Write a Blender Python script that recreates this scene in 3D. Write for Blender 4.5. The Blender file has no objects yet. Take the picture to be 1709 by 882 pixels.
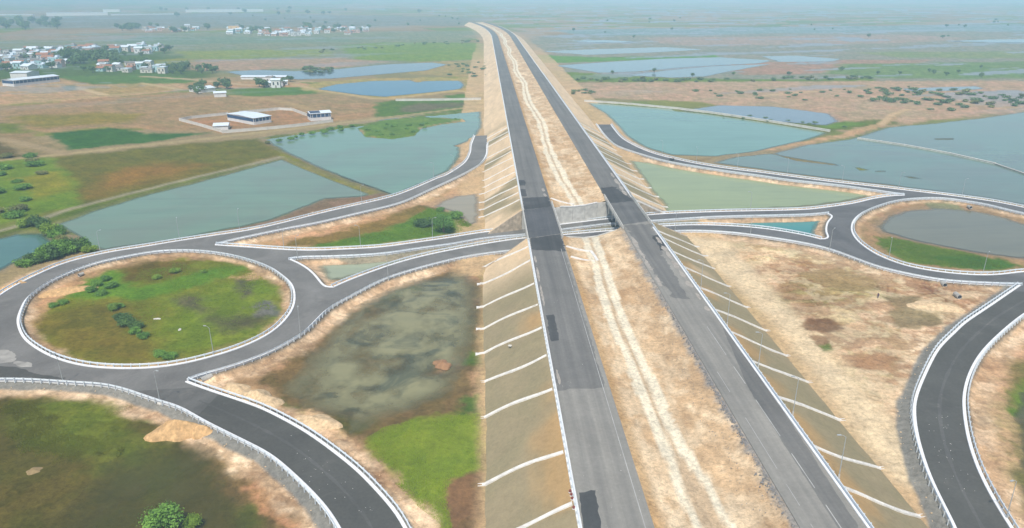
import bpy, bmesh, math, random
import numpy as np
from mathutils import Vector, Matrix
from mathutils.geometry import tessellate_polygon

# ------------------------------------------------------------------ camera, sky, sun, exposure
scene = bpy.context.scene
COL = scene.collection
cam_data = bpy.data.cameras.new('camera')
cam = bpy.data.objects.new('camera', cam_data); COL.objects.link(cam)
cam_data.sensor_width = 36.0; cam_data.lens = 25.70
cam_data.clip_start = 0.5; cam_data.clip_end = 60000.0
CAM_Z = 80.0
cam.location = (0.0, 0.0, CAM_Z)
cam.rotation_euler = (math.radians(90 - 20.494), 0.0, math.radians(-2.089))
scene.camera = cam

SUN_DIR = Vector((-0.14, -0.50, 0.0)); SUN_DIR.normalize()
SUN_EL = math.radians(58)
world = bpy.data.worlds.new('World'); scene.world = world
world.use_nodes = True
wn = world.node_tree.nodes; wl = world.node_tree.links
sky = wn.new('ShaderNodeTexSky'); sky.sky_type = 'NISHITA'; sky.sun_disc = False
sky.sun_elevation = SUN_EL
sky.sun_rotation = math.atan2(SUN_DIR.x, SUN_DIR.y)
sky.air_density = 1.0; sky.dust_density = 1.6; sky.ozone_density = 1.0
bg = wn['Background']; bg.inputs['Strength'].default_value = 0.115
wl.new(sky.outputs[0], bg.inputs['Color'])
sun_data = bpy.data.lights.new('sun', 'SUN'); sun_data.energy = 3.3
sun_data.angle = math.radians(0.6); sun_data.color = (1.0, 0.96, 0.90)
sun = bpy.data.objects.new('sun', sun_data); COL.objects.link(sun)
to_sun = Vector((SUN_DIR.x * math.cos(SUN_EL), SUN_DIR.y * math.cos(SUN_EL), math.sin(SUN_EL)))
sun.rotation_euler = to_sun.to_track_quat('Z', 'Y').to_euler()
sun.location = (0, -40, 300)
vs = scene.view_settings
vs.view_transform = 'Standard'; vs.look = 'None'; vs.exposure = 0.20; vs.gamma = 1.0
vs.use_curve_mapping = False
scene.cycles.use_denoising = True
scene.cycles.max_bounces = 6; scene.cycles.diffuse_bounces = 2; scene.cycles.glossy_bounces = 2
scene.cycles.transmission_bounces = 2; scene.cycles.volume_bounces = 2; scene.cycles.transparent_max_bounces = 12
scene.cycles.caustics_reflective = False; scene.cycles.caustics_refractive = False

random.seed(7)
RNG = np.random.default_rng(11)

# ------------------------------------------------------------------ small helpers
def tag(o, label=None, cat=None, group=None, kind=None):
    if label: o['label'] = label
    if cat: o['category'] = cat
    if group: o['group'] = group
    if kind: o['kind'] = kind
    return o

def link(name, me, mat=None, parent=None, smooth=False):
    o = bpy.data.objects.new(name, me); COL.objects.link(o)
    if mat is not None and len(me.materials) == 0: me.materials.append(mat)
    if parent is not None: o.parent = parent
    if smooth:
        me.polygons.foreach_set('use_smooth', [True] * len(me.polygons))
    return o

def empty(name, loc=(0, 0, 0), rz=0.0):
    o = bpy.data.objects.new(name, None); COL.objects.link(o)
    o.location = loc; o.rotation_euler = (0, 0, rz); o.empty_display_size = 0.5
    return o

def mesh(name, v, f):
    me = bpy.data.meshes.new(name); me.from_pydata([tuple(map(float, p)) for p in v], [], f); me.update()
    return me

def copy_tree(o, parent=None):
    c = o.copy(); COL.objects.link(c)
    if parent is not None: c.parent = parent
    for ch in list(o.children): copy_tree(ch, c)
    return c

class MB:
    def __init__(s): s.v = []; s.f = []
    def add(s, v, f):
        n = len(s.v); s.v += [tuple(p) for p in v]; s.f += [tuple(i + n for i in q) for q in f]; return s
    def box(s, x0, x1, y0, y1, z0, z1):
        v = [(x0,y0,z0),(x1,y0,z0),(x1,y1,z0),(x0,y1,z0),(x0,y0,z1),(x1,y0,z1),(x1,y1,z1),(x0,y1,z1)]
        return s.add(v, [(3,2,1,0),(4,5,6,7),(0,1,5,4),(1,2,6,5),(2,3,7,6),(3,0,4,7)])
    def tube(s, p, q, r0, r1, n=8, cap=True):
        p = Vector(p); q = Vector(q); d = (q - p).normalized()
        a = d.orthogonal().normalized(); b = d.cross(a)
        v = []
        for c, r in ((p, r0), (q, r1)):
            for i in range(n):
                t = 2 * math.pi * i / n; v.append(c + a * (r * math.cos(t)) + b * (r * math.sin(t)))
        f = [(i, (i + 1) % n, n + (i + 1) % n, n + i) for i in range(n)]
        if cap: f += [tuple(range(n - 1, -1, -1)), tuple(range(n, 2 * n))]
        return s.add(v, f)
    def build(s, name, mat, parent=None, smooth=False):
        return link(name, mesh(name, s.v, s.f), mat, parent, smooth)

def catmull(pts, step=2.0, closed=False):
    P = [np.array(p, float) for p in pts]; n = len(P); out = []
    segs = n if closed else n - 1
    for i in range(segs):
        p1 = P[i]; p2 = P[(i + 1) % n]
        p0 = P[(i - 1) % n] if (closed or i > 0) else 2 * p1 - p2
        p3 = P[(i + 2) % n] if (closed or i < n - 2) else 2 * p2 - p1
        L = np.linalg.norm(p2 - p1); k = max(1, int(round(L / step)))
        for j in range(k):
            t = j / k; t2 = t * t; t3 = t2 * t
            c = 0.5 * (2 * p1 + (p2 - p0) * t + (2 * p0 - 5 * p1 + 4 * p2 - p3) * t2 + (3 * p1 - p0 - 3 * p2 + p3) * t3)
            out.append(c)
    if not closed: out.append(P[-1])
    return np.array(out)

def smooth_line(p, it=2, closed=False):
    p = np.array(p)
    for _ in range(it):
        q = p.copy()
        if closed: q = (np.roll(p, 1, 0) + 2 * p + np.roll(p, -1, 0)) / 4
        else: q[1:-1] = (p[:-2] + 2 * p[1:-1] + p[2:]) / 4
        p = q
    return p

def normals2(p, closed=False):
    if closed: t = np.roll(p, -1, 0) - np.roll(p, 1, 0)
    else:
        t = np.gradient(p, axis=0)
    t /= np.maximum(np.linalg.norm(t, axis=1, keepdims=True), 1e-9)
    return np.stack([-t[:, 1], t[:, 0]], 1)          # left of travel

def sweep(p, prof, z, closed=False, capends=True):
    """sweep a closed (offset, height) profile along a 2-D line; offset is to the left of travel"""
    p = np.array(p); n = len(p); nn = normals2(p, closed); m = len(prof)
    zz = np.full(n, z) if np.isscalar(z) else np.array(z)
    v = []; f = []
    for i in range(n):
        for (o, h) in prof:
            v.append((p[i, 0] + nn[i, 0] * o, p[i, 1] + nn[i, 1] * o, zz[i] + h))
    for i in range(n if closed else n - 1):
        a = i * m; b = ((i + 1) % n) * m
        for k in range(m):
            k2 = (k + 1) % m
            f.append((a + k, a + k2, b + k2, b + k))
    if capends and not closed:
        f.append(tuple(range(m))); f.append(tuple((n - 1) * m + k for k in range(m - 1, -1, -1)))
    return v, f

def resample(p, step, closed=False):
    q = np.vstack([p, p[:1]]) if closed else p
    d = np.r_[0, np.cumsum(np.linalg.norm(np.diff(q, axis=0), axis=1))]
    n = max(2, int(d[-1] / step) + 1); t = np.linspace(0, d[-1], n)
    if closed: t = t[:-1]
    return np.stack([np.interp(t, d, q[:, 0]), np.interp(t, d, q[:, 1])], 1)

ORD = ['first','second','third','fourth','fifth','sixth','seventh','eighth','ninth','tenth','eleventh','twelfth','thirteenth','fourteenth','fifteenth','sixteenth','seventeenth','eighteenth','nineteenth','twentieth']

# value noise ------------------------------------------------------
_T = RNG.random((256, 256)).astype(np.float32)
def vnoise(x, y):
    xi = np.floor(x).astype(np.int64); yi = np.floor(y).astype(np.int64)
    fx = (x - xi).astype(np.float32); fy = (y - yi).astype(np.float32)
    fx = fx * fx * (3 - 2 * fx); fy = fy * fy * (3 - 2 * fy)
    a = _T[xi & 255, yi & 255]; b = _T[(xi + 1) & 255, yi & 255]
    c = _T[xi & 255, (yi + 1) & 255]; d = _T[(xi + 1) & 255, (yi + 1) & 255]
    return (a * (1 - fx) + b * fx) * (1 - fy) + (c * (1 - fx) + d * fx) * fy
def fbm(x, y, oct=4, gain=0.5):
    s = 0; a = 1; t = 0
    for i in range(oct):
        s = s + a * vnoise(x * 2 ** i + 17.3 * i, y * 2 ** i - 9.1 * i); t += a; a *= gain
    return s / t
def sstep(a, b, x):
    t = np.clip((x - a) / (b - a), 0, 1); return t * t * (3 - 2 * t)

def sdf(px, py, poly):
    """signed distance to a polygon, negative inside"""
    P = np.array(poly, np.float32); n = len(P)
    d = np.full(px.shape, 1e12, np.float32); ins = np.zeros(px.shape, bool)
    for i in range(n):
        ax, ay = P[i]; bx, by = P[(i + 1) % n]
        ex, ey = bx - ax, by - ay
        L = max(ex * ex + ey * ey, 1e-9)
        t = np.clip(((px - ax) * ex + (py - ay) * ey) / L, 0, 1)
        dx = px - (ax + t * ex); dy = py - (ay + t * ey)
        np.minimum(d, dx * dx + dy * dy, out=d)
        if ay != by:
            c = ((ay > py) != (by > py)) & (px < ex * (py - ay) / ey + ax)
            ins ^= c
    d = np.sqrt(d); return np.where(ins, -d, d)
def ldist(px, py, line):
    P = np.array(line, np.float32); d = np.full(px.shape, 1e12, np.float32)
    for i in range(len(P) - 1):
        ax, ay = P[i]; ex, ey = P[i + 1] - P[i]; L = max(ex * ex + ey * ey, 1e-9)
        t = np.clip(((px - ax) * ex + (py - ay) * ey) / L, 0, 1)
        np.minimum(d, (px - ax - t * ex) ** 2 + (py - ay - t * ey) ** 2, out=d)
    return np.sqrt(d)
def inside(p, poly):
    x, y = p; c = False; n = len(poly)
    for i in range(n):
        x1, y1 = poly[i]; x2, y2 = poly[(i + 1) % n]
        if (y1 > y) != (y2 > y) and x < (x2 - x1) * (y - y1) / (y2 - y1) + x1: c = not c
    return c
def scatter(poly, n, gap=0.0):
    xs = [p[0] for p in poly]; ys = [p[1] for p in poly]; out = []; tries = 0
    while len(out) < n and tries < n * 200:
        tries += 1
        p = (random.uniform(min(xs), max(xs)), random.uniform(min(ys), max(ys)))
        if inside(p, poly) and all((p[0]-q[0])**2 + (p[1]-q[1])**2 > gap * gap for q in out): out.append(p)
    return out

# ------------------------------------------------------------------ materials
def mat_new(name):
    m = bpy.data.materials.new(name); m.use_nodes = True
    nt = m.node_tree; b = nt.nodes['Principled BSDF']
    return m, nt, b
def N(nt, t, **kw):
    n = nt.nodes.new(t)
    for k, v in kw.items():
        if k in n.inputs: n.inputs[k].default_value = v
        else: setattr(n, k, v)
    return n
def ramp(nt, src, stops):
    r = nt.nodes.new('ShaderNodeValToRGB'); e = r.color_ramp.elements
    while len(e) < len(stops): e.new(0.5)
    for i, (p, c) in enumerate(stops):
        e[i].position = p; e[i].color = (c[0], c[1], c[2], 1)
    nt.links.new(src, r.inputs[0]); return r.outputs[0]
def coords(nt, scale=(1, 1, 1), rot=0.0, kind='Object'):
    tc = nt.nodes.new('ShaderNodeTexCoord'); mp = nt.nodes.new('ShaderNodeMapping')
    mp.inputs['Scale'].default_value = scale; mp.inputs['Rotation'].default_value = (0, 0, rot)
    nt.links.new(tc.outputs[kind], mp.inputs[0]); return mp.outputs[0]
def noise(nt, vec, scale, detail=4.0, rough=0.55, dist=0.0):
    n = nt.nodes.new('ShaderNodeTexNoise'); n.inputs['Scale'].default_value = scale
    n.inputs['Detail'].default_value = detail; n.inputs['Roughness'].default_value = rough
    n.inputs['Distortion'].default_value = dist
    nt.links.new(vec, n.inputs['Vector']); return n.outputs['Fac']
def mixc(nt, fac, a, b, mode='MIX'):
    m = nt.nodes.new('ShaderNodeMix'); m.data_type = 'RGBA'; m.blend_type = mode
    for s, i in ((fac, 0), (a, 6), (b, 7)):
        if isinstance(s, (int, float)): m.inputs[i].default_value = s
        elif isinstance(s, tuple): m.inputs[i].default_value = (s[0], s[1], s[2], 1)
        else: nt.links.new(s, m.inputs[i])
    return m.outputs[2]
def math_n(nt, op, a, b=0.0):
    m = nt.nodes.new('ShaderNodeMath'); m.operation = op
    for s, i in ((a, 0), (b, 1)):
        if isinstance(s, (int, float)): m.inputs[i].default_value = s
        else: nt.links.new(s, m.inputs[i])
    return m.outputs[0]
def bump(nt, b, h, strength, dist):
    n = nt.nodes.new('ShaderNodeBump'); n.inputs['Strength'].default_value = strength; n.inputs['Distance'].default_value = dist
    nt.links.new(h, n.inputs['Height']); nt.links.new(n.outputs[0], b.inputs['Normal'])

def simple(name, c, rough=0.8, metal=0.0, var=0.18, scale=1.5, spec=0.3):
    m, nt, b = mat_new(name)
    f = noise(nt, coords(nt), scale, 5)
    lo = tuple(v * (1 - var) for v in c); hi = tuple(min(1, v * (1 + var)) for v in c)
    nt.links.new(ramp(nt, f, [(0.3, lo), (0.7, hi)]), b.inputs['Base Color'])
    b.inputs['Roughness'].default_value = rough; b.inputs['Metallic'].default_value = metal
    b.inputs['Specular IOR Level'].default_value = spec
    return m

def ground_mat(name, fine=1.0, bumpd=0.25, con=1.0):
    m, nt, b = mat_new(name)
    at = N(nt, 'ShaderNodeAttribute', attribute_name='Col')
    wt = N(nt, 'ShaderNodeAttribute', attribute_name='wet')
    v = coords(nt)
    f1 = noise(nt, v, 0.9 * fine, 6, 0.65, 0.4)
    f2 = noise(nt, v, 0.13 * fine, 4, 0.55, 0.6)
    f3 = noise(nt, v, 3.1 * fine, 5, 0.7)
    k1 = ramp(nt, f1, [(0.28, (0.66, 0.65, 0.63)), (0.5, (1, 1, 1)), (0.75, (1.30, 1.28, 1.25))])
    k3 = ramp(nt, f3, [(0.3, (0.82, 0.82, 0.81)), (0.5, (1, 1, 1)), (0.7, (1.16, 1.16, 1.15))])
    k2 = ramp(nt, f2, [(0.3, (0.85, 0.86, 0.87)), (0.7, (1.13, 1.12, 1.10))])
    c = mixc(nt, con, at.outputs['Color'], k1, 'MULTIPLY')
    c = mixc(nt, con, c, k2, 'MULTIPLY')
    c = mixc(nt, con, c, k3, 'MULTIPLY')
    nt.links.new(c, b.inputs['Base Color'])
    r = math_n(nt, 'MULTIPLY_ADD', wt.outputs['Fac'], -0.6); r.node.inputs[2].default_value = 0.95
    nt.links.new(r, b.inputs['Roughness']); b.inputs['Specular IOR Level'].default_value = 0.04
    bump(nt, b, f1, 0.7, bumpd)
    return m

def asphalt_mat(name, c, along=None, var=0.16, dust=(0.32, 0.29, 0.25), dust_amt=0.25):
    """tarmac: fine grain, broad blotches, lengthwise wheel streaks where the road is straight"""
    m, nt, b = mat_new(name)
    v = coords(nt)
    f1 = noise(nt, v, 1.7, 6, 0.7); f2 = noise(nt, v, 0.07, 4, 0.6, 0.8)
    lo = tuple(x * (1 - var) for x in c); hi = tuple(x * (1 + var * 1.3) for x in c)
    col = ramp(nt, f2, [(0.3, lo), (0.72, hi)])
    k = ramp(nt, f1, [(0.3, (0.9, 0.9, 0.9)), (0.7, (1.1, 1.1, 1.1))])
    col = mixc(nt, 1.0, col, k, 'MULTIPLY')
    if along is not None:
        v2 = coords(nt, (0.55, 0.012, 1), along)
        f3 = noise(nt, v2, 1.0, 4, 0.6)
        k3 = ramp(nt, f3, [(0.32, (0.8, 0.8, 0.81)), (0.68, (1.18, 1.17, 1.15))])
        col = mixc(nt, 1.0, col, k3, 'MULTIPLY')
    f4 = noise(nt, v, 0.16, 6, 0.68, 1.5)
    fd = math_n(nt, 'MULTIPLY', ramp(nt, f4, [(0.56, (0, 0, 0)), (0.78, (1, 1, 1))]), dust_amt)
    col = mixc(nt, fd, col, dust)
    nt.links.new(col, b.inputs['Base Color'])
    b.inputs['Roughness'].default_value = 0.85; b.inputs['Specular IOR Level'].default_value = 0.12
    bump(nt, b, f1, 0.35, 0.03)
    return m

def water_mat(name, c, c2=None, rough=0.1, streak=0.04, thr=(0.42, 0.62), rip=0.04, clear=0.4):
    m, nt, b = mat_new(name)
    v = coords(nt)
    c2 = c2 or tuple(x * 0.86 for x in c)
    f = noise(nt, v, streak, 5, 0.6, 1.3)
    wc = ramp(nt, f, [(thr[0], c), (thr[1], c2)])
    ws = noise(nt, coords(nt, (0.02, 0.16, 1), 0.2), 1.0, 5, 0.65, 0.5)
    wc = mixc(nt, 1.0, wc, ramp(nt, ws, [(0.32, (0.9, 0.91, 0.92)), (0.5, (1, 1, 1)), (0.7, (1.07, 1.06, 1.05))]), 'MULTIPLY')
    nt.links.new(wc, b.inputs['Base Color'])
    b.inputs['Roughness'].default_value = rough; b.inputs['IOR'].default_value = 1.33
    b.inputs['Specular IOR Level'].default_value = 0.5
    w = noise(nt, coords(nt, (1, 0.5, 1)), 0.8, 3)
    bump(nt, b, w, 0.12, rip)
    # turbid water: the bed shows through where it is shallow
    da = N(nt, 'ShaderNodeAttribute', attribute_name='depth'); tr = nt.nodes.new('ShaderNodeBsdfTransparent'); mx = nt.nodes.new('ShaderNodeMixShader')
    mr = nt.nodes.new('ShaderNodeMapRange'); mr.inputs['From Min'].default_value = 0.0; mr.inputs['From Max'].default_value = clear
    mr.inputs['To Min'].default_value = 0.12; mr.inputs['To Max'].default_value = 1.0
    nt.links.new(da.outputs['Fac'], mr.inputs['Value']); nt.links.new(mr.outputs[0], mx.inputs[0]); nt.links.new(tr.outputs[0], mx.inputs[1]); nt.links.new(b.outputs[0], mx.inputs[2])
    nt.links.new(mx.outputs[0], nt.nodes['Material Output'].inputs['Surface'])
    return m

def leaf_mat(name, c, var=0.5):
    m, nt, b = mat_new(name)
    oi = nt.nodes.new('ShaderNodeObjectInfo')
    f = noise(nt, coords(nt), 1.1, 4, 0.7)
    lo = tuple(x * (1 - var) for x in c); hi = (min(1, c[0] * 1.6), min(1, c[1] * 1.4), c[2] * 1.2)
    col = ramp(nt, f, [(0.28, lo), (0.5, c), (0.75, hi)])
    k = ramp(nt, oi.outputs['Random'], [(0.0, (0.75, 0.8, 0.8)), (1.0, (1.2, 1.15, 1.0))])
    col = mixc(nt, 1.0, col, k, 'MULTIPLY')
    nt.links.new(col, b.inputs['Base Color'])
    b.inputs['Roughness'].default_value = 0.7; b.inputs['Specular IOR Level'].default_value = 0.2
    return m

M = {}
M['ground'] = ground_mat('ground_soil')
M['slope'] = ground_mat('slope_soil', 1.3, 0.05, 0.4)
M['median'] = ground_mat('median_soil', 1.5, 0.4)
M['asphalt_ramp'] = asphalt_mat('ramp_asphalt', (0.178, 0.170, 0.154), None, 0.2, dust_amt=0.35)
M['asphalt_ramp_r'] = asphalt_mat('ramp_asphalt_right', (0.128, 0.125, 0.121), None, 0.2, dust_amt=0.25)
M['asphalt_new'] = asphalt_mat('ramp_asphalt_new', (0.090, 0.087, 0.076), None, 0.14, dust_amt=0.15)
M['asphalt_hwy'] = asphalt_mat('highway_asphalt', (0.255, 0.241, 0.210), 0.0, 0.10, dust_amt=0.35)
M['asphalt_mid'] = asphalt_mat('highway_asphalt_mid', (0.170, 0.163, 0.148), 0.0, 0.1, dust_amt=0.12)
M['asphalt_dark'] = asphalt_mat('fresh_asphalt', (0.07, 0.069, 0.067), 0.0, 0.2, dust_amt=0.12)
M['white_kerb'] = simple('kerb_paint', (0.80, 0.80, 0.79), 0.7, 0, 0.10, 0.9)
M['concrete'] = simple('concrete', (0.44, 0.42, 0.37), 0.85, 0, 0.28, 0.5)
M['concrete_pale'] = simple('pale_concrete', (0.58, 0.56, 0.50), 0.85, 0, 0.2, 0.6)
M['chute'] = simple('chute_concrete', (0.74, 0.71, 0.65), 0.8, 0, 0.18, 0.7)
M['steel'] = simple('galvanised_steel', (0.72, 0.77, 0.79), 0.45, 0.12, 0.12, 3.0, 0.5)
M['pole'] = simple('pole_steel', (0.42, 0.44, 0.43), 0.6, 0.1, 0.1, 3.0, 0.5)
M['dark'] = simple('dark_steel_and_shade', (0.05, 0.05, 0.055), 0.6, 0.2, 0.2, 3.0)
M['line_paint'] = simple('line_paint', (0.40, 0.39, 0.36), 0.8, 0, 0.3, 0.35)

# ------------------------------------------------------------------ layout of the interchange (metres; highway runs along +Y)
ROAD_Z = 1.0
HWY_Z = 8.0
XL0, XL1, XR0, XR1 = 13.0, 23.5, 44.3, 54.0       # carriageway edges
TOE_L, TOE_R = -1.3, 70.2
def bend(y):                                       # the highway swings left in the far distance
    d = np.maximum(np.asarray(y, float) - 1250.0, 0.0)
    return -d * d / (2 * 4300.0)
def near_abut(x): return 219.5 + 0.40 * (x - 23.5)
def far_abut(x): return 250.6 + 0.38 * (x - 24.5)

A_outer = [(-6,424.9),(-7.6,398.4),(-7.9,376.3),(-10.4,352.5),(-18,328),(-21.1,323.5),(-32.6,300.7),(-41.15,288.72),(-59.94,271.33),(-79.88,251.15),(-93.53,243.01),(-104.11,237.21),(-112.86,231.69),(-119.54,228.08),(-124.44,224.24),(-128.79,219.74),(-131.41,214.98),(-133.1,208.93),(-134.29,202.45),(-135.02,195.65),(-134.7,191.31),(-135.15,177.07),(-138.69,165.02)]
A_inner = [(4.2,426.4),(0.9,401.5),(0.2,373.1),(-2.7,352.2),(-8.6,334.7),(-15.7,318.9),(-24.8,300.5),(-34.79,281.35),(-47.47,268.78),(-62.39,255.29),(-70.5,249.89),(-80.29,242.13),(-87.17,236.59),(-90.23,233.29)]
B_upper = [(-90.02,232.67),(-76.77,229.65),(-68.27,227.68),(-58.42,226.08),(-47.61,226.63),(-33.98,228.69),(-23.35,233.01),(-12.33,237.69),(-0.76,243.23),(11.74,246.2),(25.22,250.65),(34.71,253.8)]
B_lower = [(34.82,247.81),(25.05,244.33),(11.94,239.42),(-0.87,236.24),(-12.02,230.44),(-22.78,226.31),(-33.12,221.87),(-46.38,219.87),(-56.41,219.63),(-60.86,219.4),(-62.31,218.08)]
C_nose = [(-62.31,218.08),(-58.31,214.16),(-52.83,206.75),(-48.05,197.45),(-46.45,194.2),(-44.87,193.47),(-43.64,194.1)]
C_upper = [(-43.64,194.1),(-40.19,199.26),(-31.53,209.42),(-24.54,216.15),(-17.01,221.45),(-6.3,227.68),(9.48,234.97),(24.3,238.64),(36.09,241.41)]
C_lower = [(34.77,231.83),(23.32,228.23),(3.28,221.86),(-0.79,220.58),(-8.82,216.95),(-16.4,211.83),(-23.59,206.18),(-30.31,199.84),(-34.96,192.67),(-38.8,185.8),(-42.34,179.39),(-44.06,171.55),(-45.65,164.62),(-49.05,157.91),(-51.7,153.72),(-56.79,148.67),(-61.28,145.24),(-64.09,144),(-65.36,142.2)]
D_upper = [(-65.22,141.16),(-62.89,139.64),(-56.3,135.83),(-47.1,130.55),(-42.33,127.03),(-35.64,121.5),(-29.18,115.01),(-23.13,108.25),(-18.66,102.14),(-15.93,98.18),(-13.48,93.48),(-10.52,85.93),(-8.47,79.05),(-7,71.09)]
D_lower = [(-15.47,71.4),(-17.6,79.39),(-20.43,87.51),(-23.53,93.85),(-25.79,97.59),(-28.84,101.74),(-33.66,107.46),(-38.57,112.78),(-41.4,115.27),(-48.29,120.23),(-56.13,125.91),(-62.65,131.12),(-67.44,133.49),(-71.87,135.91),(-76.61,138.54),(-79.99,140.16),(-83.11,141.04),(-90.78,142.09),(-98.6,143.41),(-105.96,143.81),(-116.27,144.06),(-126.27,143.9)]
ISLAND_L = [(-120.45,174.7),(-117.81,170.68),(-113.89,165.44),(-110.34,161.73),(-106.53,158.45),(-102.44,155.27),(-98.65,152.78),(-94.99,150.92),(-91.28,149.37),(-87.77,148.4),(-83.49,147.69),(-76.81,147.45),(-69.99,148.87),(-63.79,152.53),(-59.19,156.11),(-54.3,162.6),(-52.07,169.69),(-51.49,175.88),(-51.71,181.31),(-52.76,187.06),(-54.66,193.61),(-57.21,199.17),(-61,204.57),(-65.66,210.76),(-71.65,215.92),(-79.65,221.48),(-87.48,225.17),(-96.28,227.35),(-105.51,226.98),(-110.01,225.02),(-114.21,222.18),(-119.09,218.52),(-122.4,214.65),(-124.71,209.37),(-126.54,203.59),(-127.07,198.04),(-126.79,193.38),(-126.03,188.07),(-123.31,181.17)]
E_lower = [(172.7,286.5),(166.4,291.5),(153.3,302),(135.3,312.3),(124.7,321),(113.8,329.1),(97.5,343.3),(87.8,355),(80.2,369.3),(72.7,387.8),(70.7,403),(70,428.8),(70.7,460.8)]
E_upper = [(79,460.5),(78.1,439.4),(78.1,412.6),(81.9,388.6),(87.2,371.4),(93.5,360.3),(102.8,347.7),(115.9,335.7),(127.3,328.2),(149.4,311.7),(170.8,298.3),(188.3,286.9),(196.1,281),(202.9,275.5),(208.9,266.5),(214.3,257.3)] + [(166.5 + 51.6 * math.cos(math.radians(t)), 238 + 51.6 * math.sin(math.radians(t))) for t in (8, -8, -25, -42, -58, -74)]
F_upper = [(34.71,253.8),(44.71,257.32),(65.13,262.76),(88.23,265.11),(105.11,265.72),(121.8,266.66),(131.4,269.3),(145.6,274.8),(157.8,281.8),(167,285.3),(172.4,286)]
F_lower = [(129.1,262.02),(118.88,259.62),(86.1,258.1),(63.23,254.39),(45.29,251.37),(34.82,247.81)]
G_nose = [(113.14,231.38),(115.01,230.48),(116.8,231.69),(117.79,236.22),(119.85,241.56),(124.28,250.24),(129.66,257.67),(130.66,260.37),(129.1,262.02)]
G_upper = [(36.09,241.41),(48.14,244.18),(62.32,247.51),(74.8,248.84),(88.87,246.9),(99.64,242.99),(109.16,236.21),(113.14,231.38)]
G_lower = [(152.87,189.2),(145.94,189.91),(138.76,191.1),(131.54,193.23),(125.35,197.78),(119.56,203.75),(115.67,212.41),(111.75,220.52),(105.45,227.26),(93.68,234.8),(86.12,238.71),(75.1,241.41),(64.05,241.2),(48.94,237.09),(34.77,231.83)]
H_left = [(66.43,72.22),(70.1,81.8),(73.01,90.4),(74.53,96.29),(76.79,104.2),(80.99,115.04),(85.49,124.14),(89.85,130.74),(98.84,141.99),(106.68,150.99),(115.44,159.08),(121.39,164.43),(133.07,173.38),(143.71,181.58),(152.41,188.3)]
H_right = [(168,186.38),(149.28,175.18),(139.97,169.28),(127.51,159.46),(115.5,148.98),(106.63,139.66),(99.53,130.63),(94.55,122.7),(89.47,113.16),(85.51,103.88),(83.01,95.98),(81.56,90.09),(79.14,80.3),(76.26,71.86)]
ISLAND_R_SEEN = [(203,258.1),(199.9,263.5),(197.5,269.9),(191.3,276.2),(183.7,280.9),(170.7,279.9),(162,276.6),(151.7,269.7),(142.89,262.32),(135.28,253.26),(130.24,244.89),(126.7,236.57),(124.64,228.24),(124.18,219.19),(124.73,213.75),(127.47,206.32),(131.6,202.04),(137.43,198.81),(146.28,196.52),(154.43,197.2),(161.12,199.09)]
_c = np.array((166.5, 238.0)); _a0 = np.array(ISLAND_R_SEEN[-1]) - _c; _a1 = np.array(ISLAND_R_SEEN[0]) - _c
_t0 = math.atan2(_a0[1], _a0[0]); _t1 = math.atan2(_a1[1], _a1[0])
if _t1 < _t0: _t1 += 2 * math.pi
ISLAND_R = list(ISLAND_R_SEEN)
for i in range(1, 7):
    k = i / 7; t = _t0 + (_t1 - _t0) * k; r = np.linalg.norm(_a0) * (1 - k) + np.linalg.norm(_a1) * k
    ISLAND_R.append((_c[0] + r * math.cos(t), _c[1] + r * math.sin(t)))

def L(p, step=2.0): return smooth_line(catmull(p, step), 3)
lines = {k: L(v) for k, v in dict(A_outer=A_outer, A_inner=A_inner, B_upper=B_upper, B_lower=B_lower, C_nose=C_nose, C_upper=C_upper,
         C_lower=C_lower, D_upper=D_upper, D_lower=D_lower, E_lower=E_lower, E_upper=E_upper, F_upper=F_upper, F_lower=F_lower,
         G_nose=G_nose, G_upper=G_upper, G_lower=G_lower, H_left=H_left, H_right=H_right).items()}
isl_l = smooth_line(catmull(ISLAND_L, 2.0, True), 4, True)
isl_r = smooth_line(catmull(ISLAND_R, 2.0, True), 4, True)
def chain(*k): return np.concatenate([lines[i] for i in k])
road_left = np.concatenate([lines['A_inner'], lines['B_upper'], lines['B_lower'], lines['C_nose'], lines['C_upper'], lines['C_lower'],
                            lines['D_upper'], lines['D_lower'], lines['A_outer'][::-1]])
road_right = np.concatenate([lines[k] for k in ('F_upper', 'E_lower', 'E_upper', 'H_right', 'H_left', 'G_lower', 'G_upper', 'G_nose', 'F_lower')])

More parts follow.
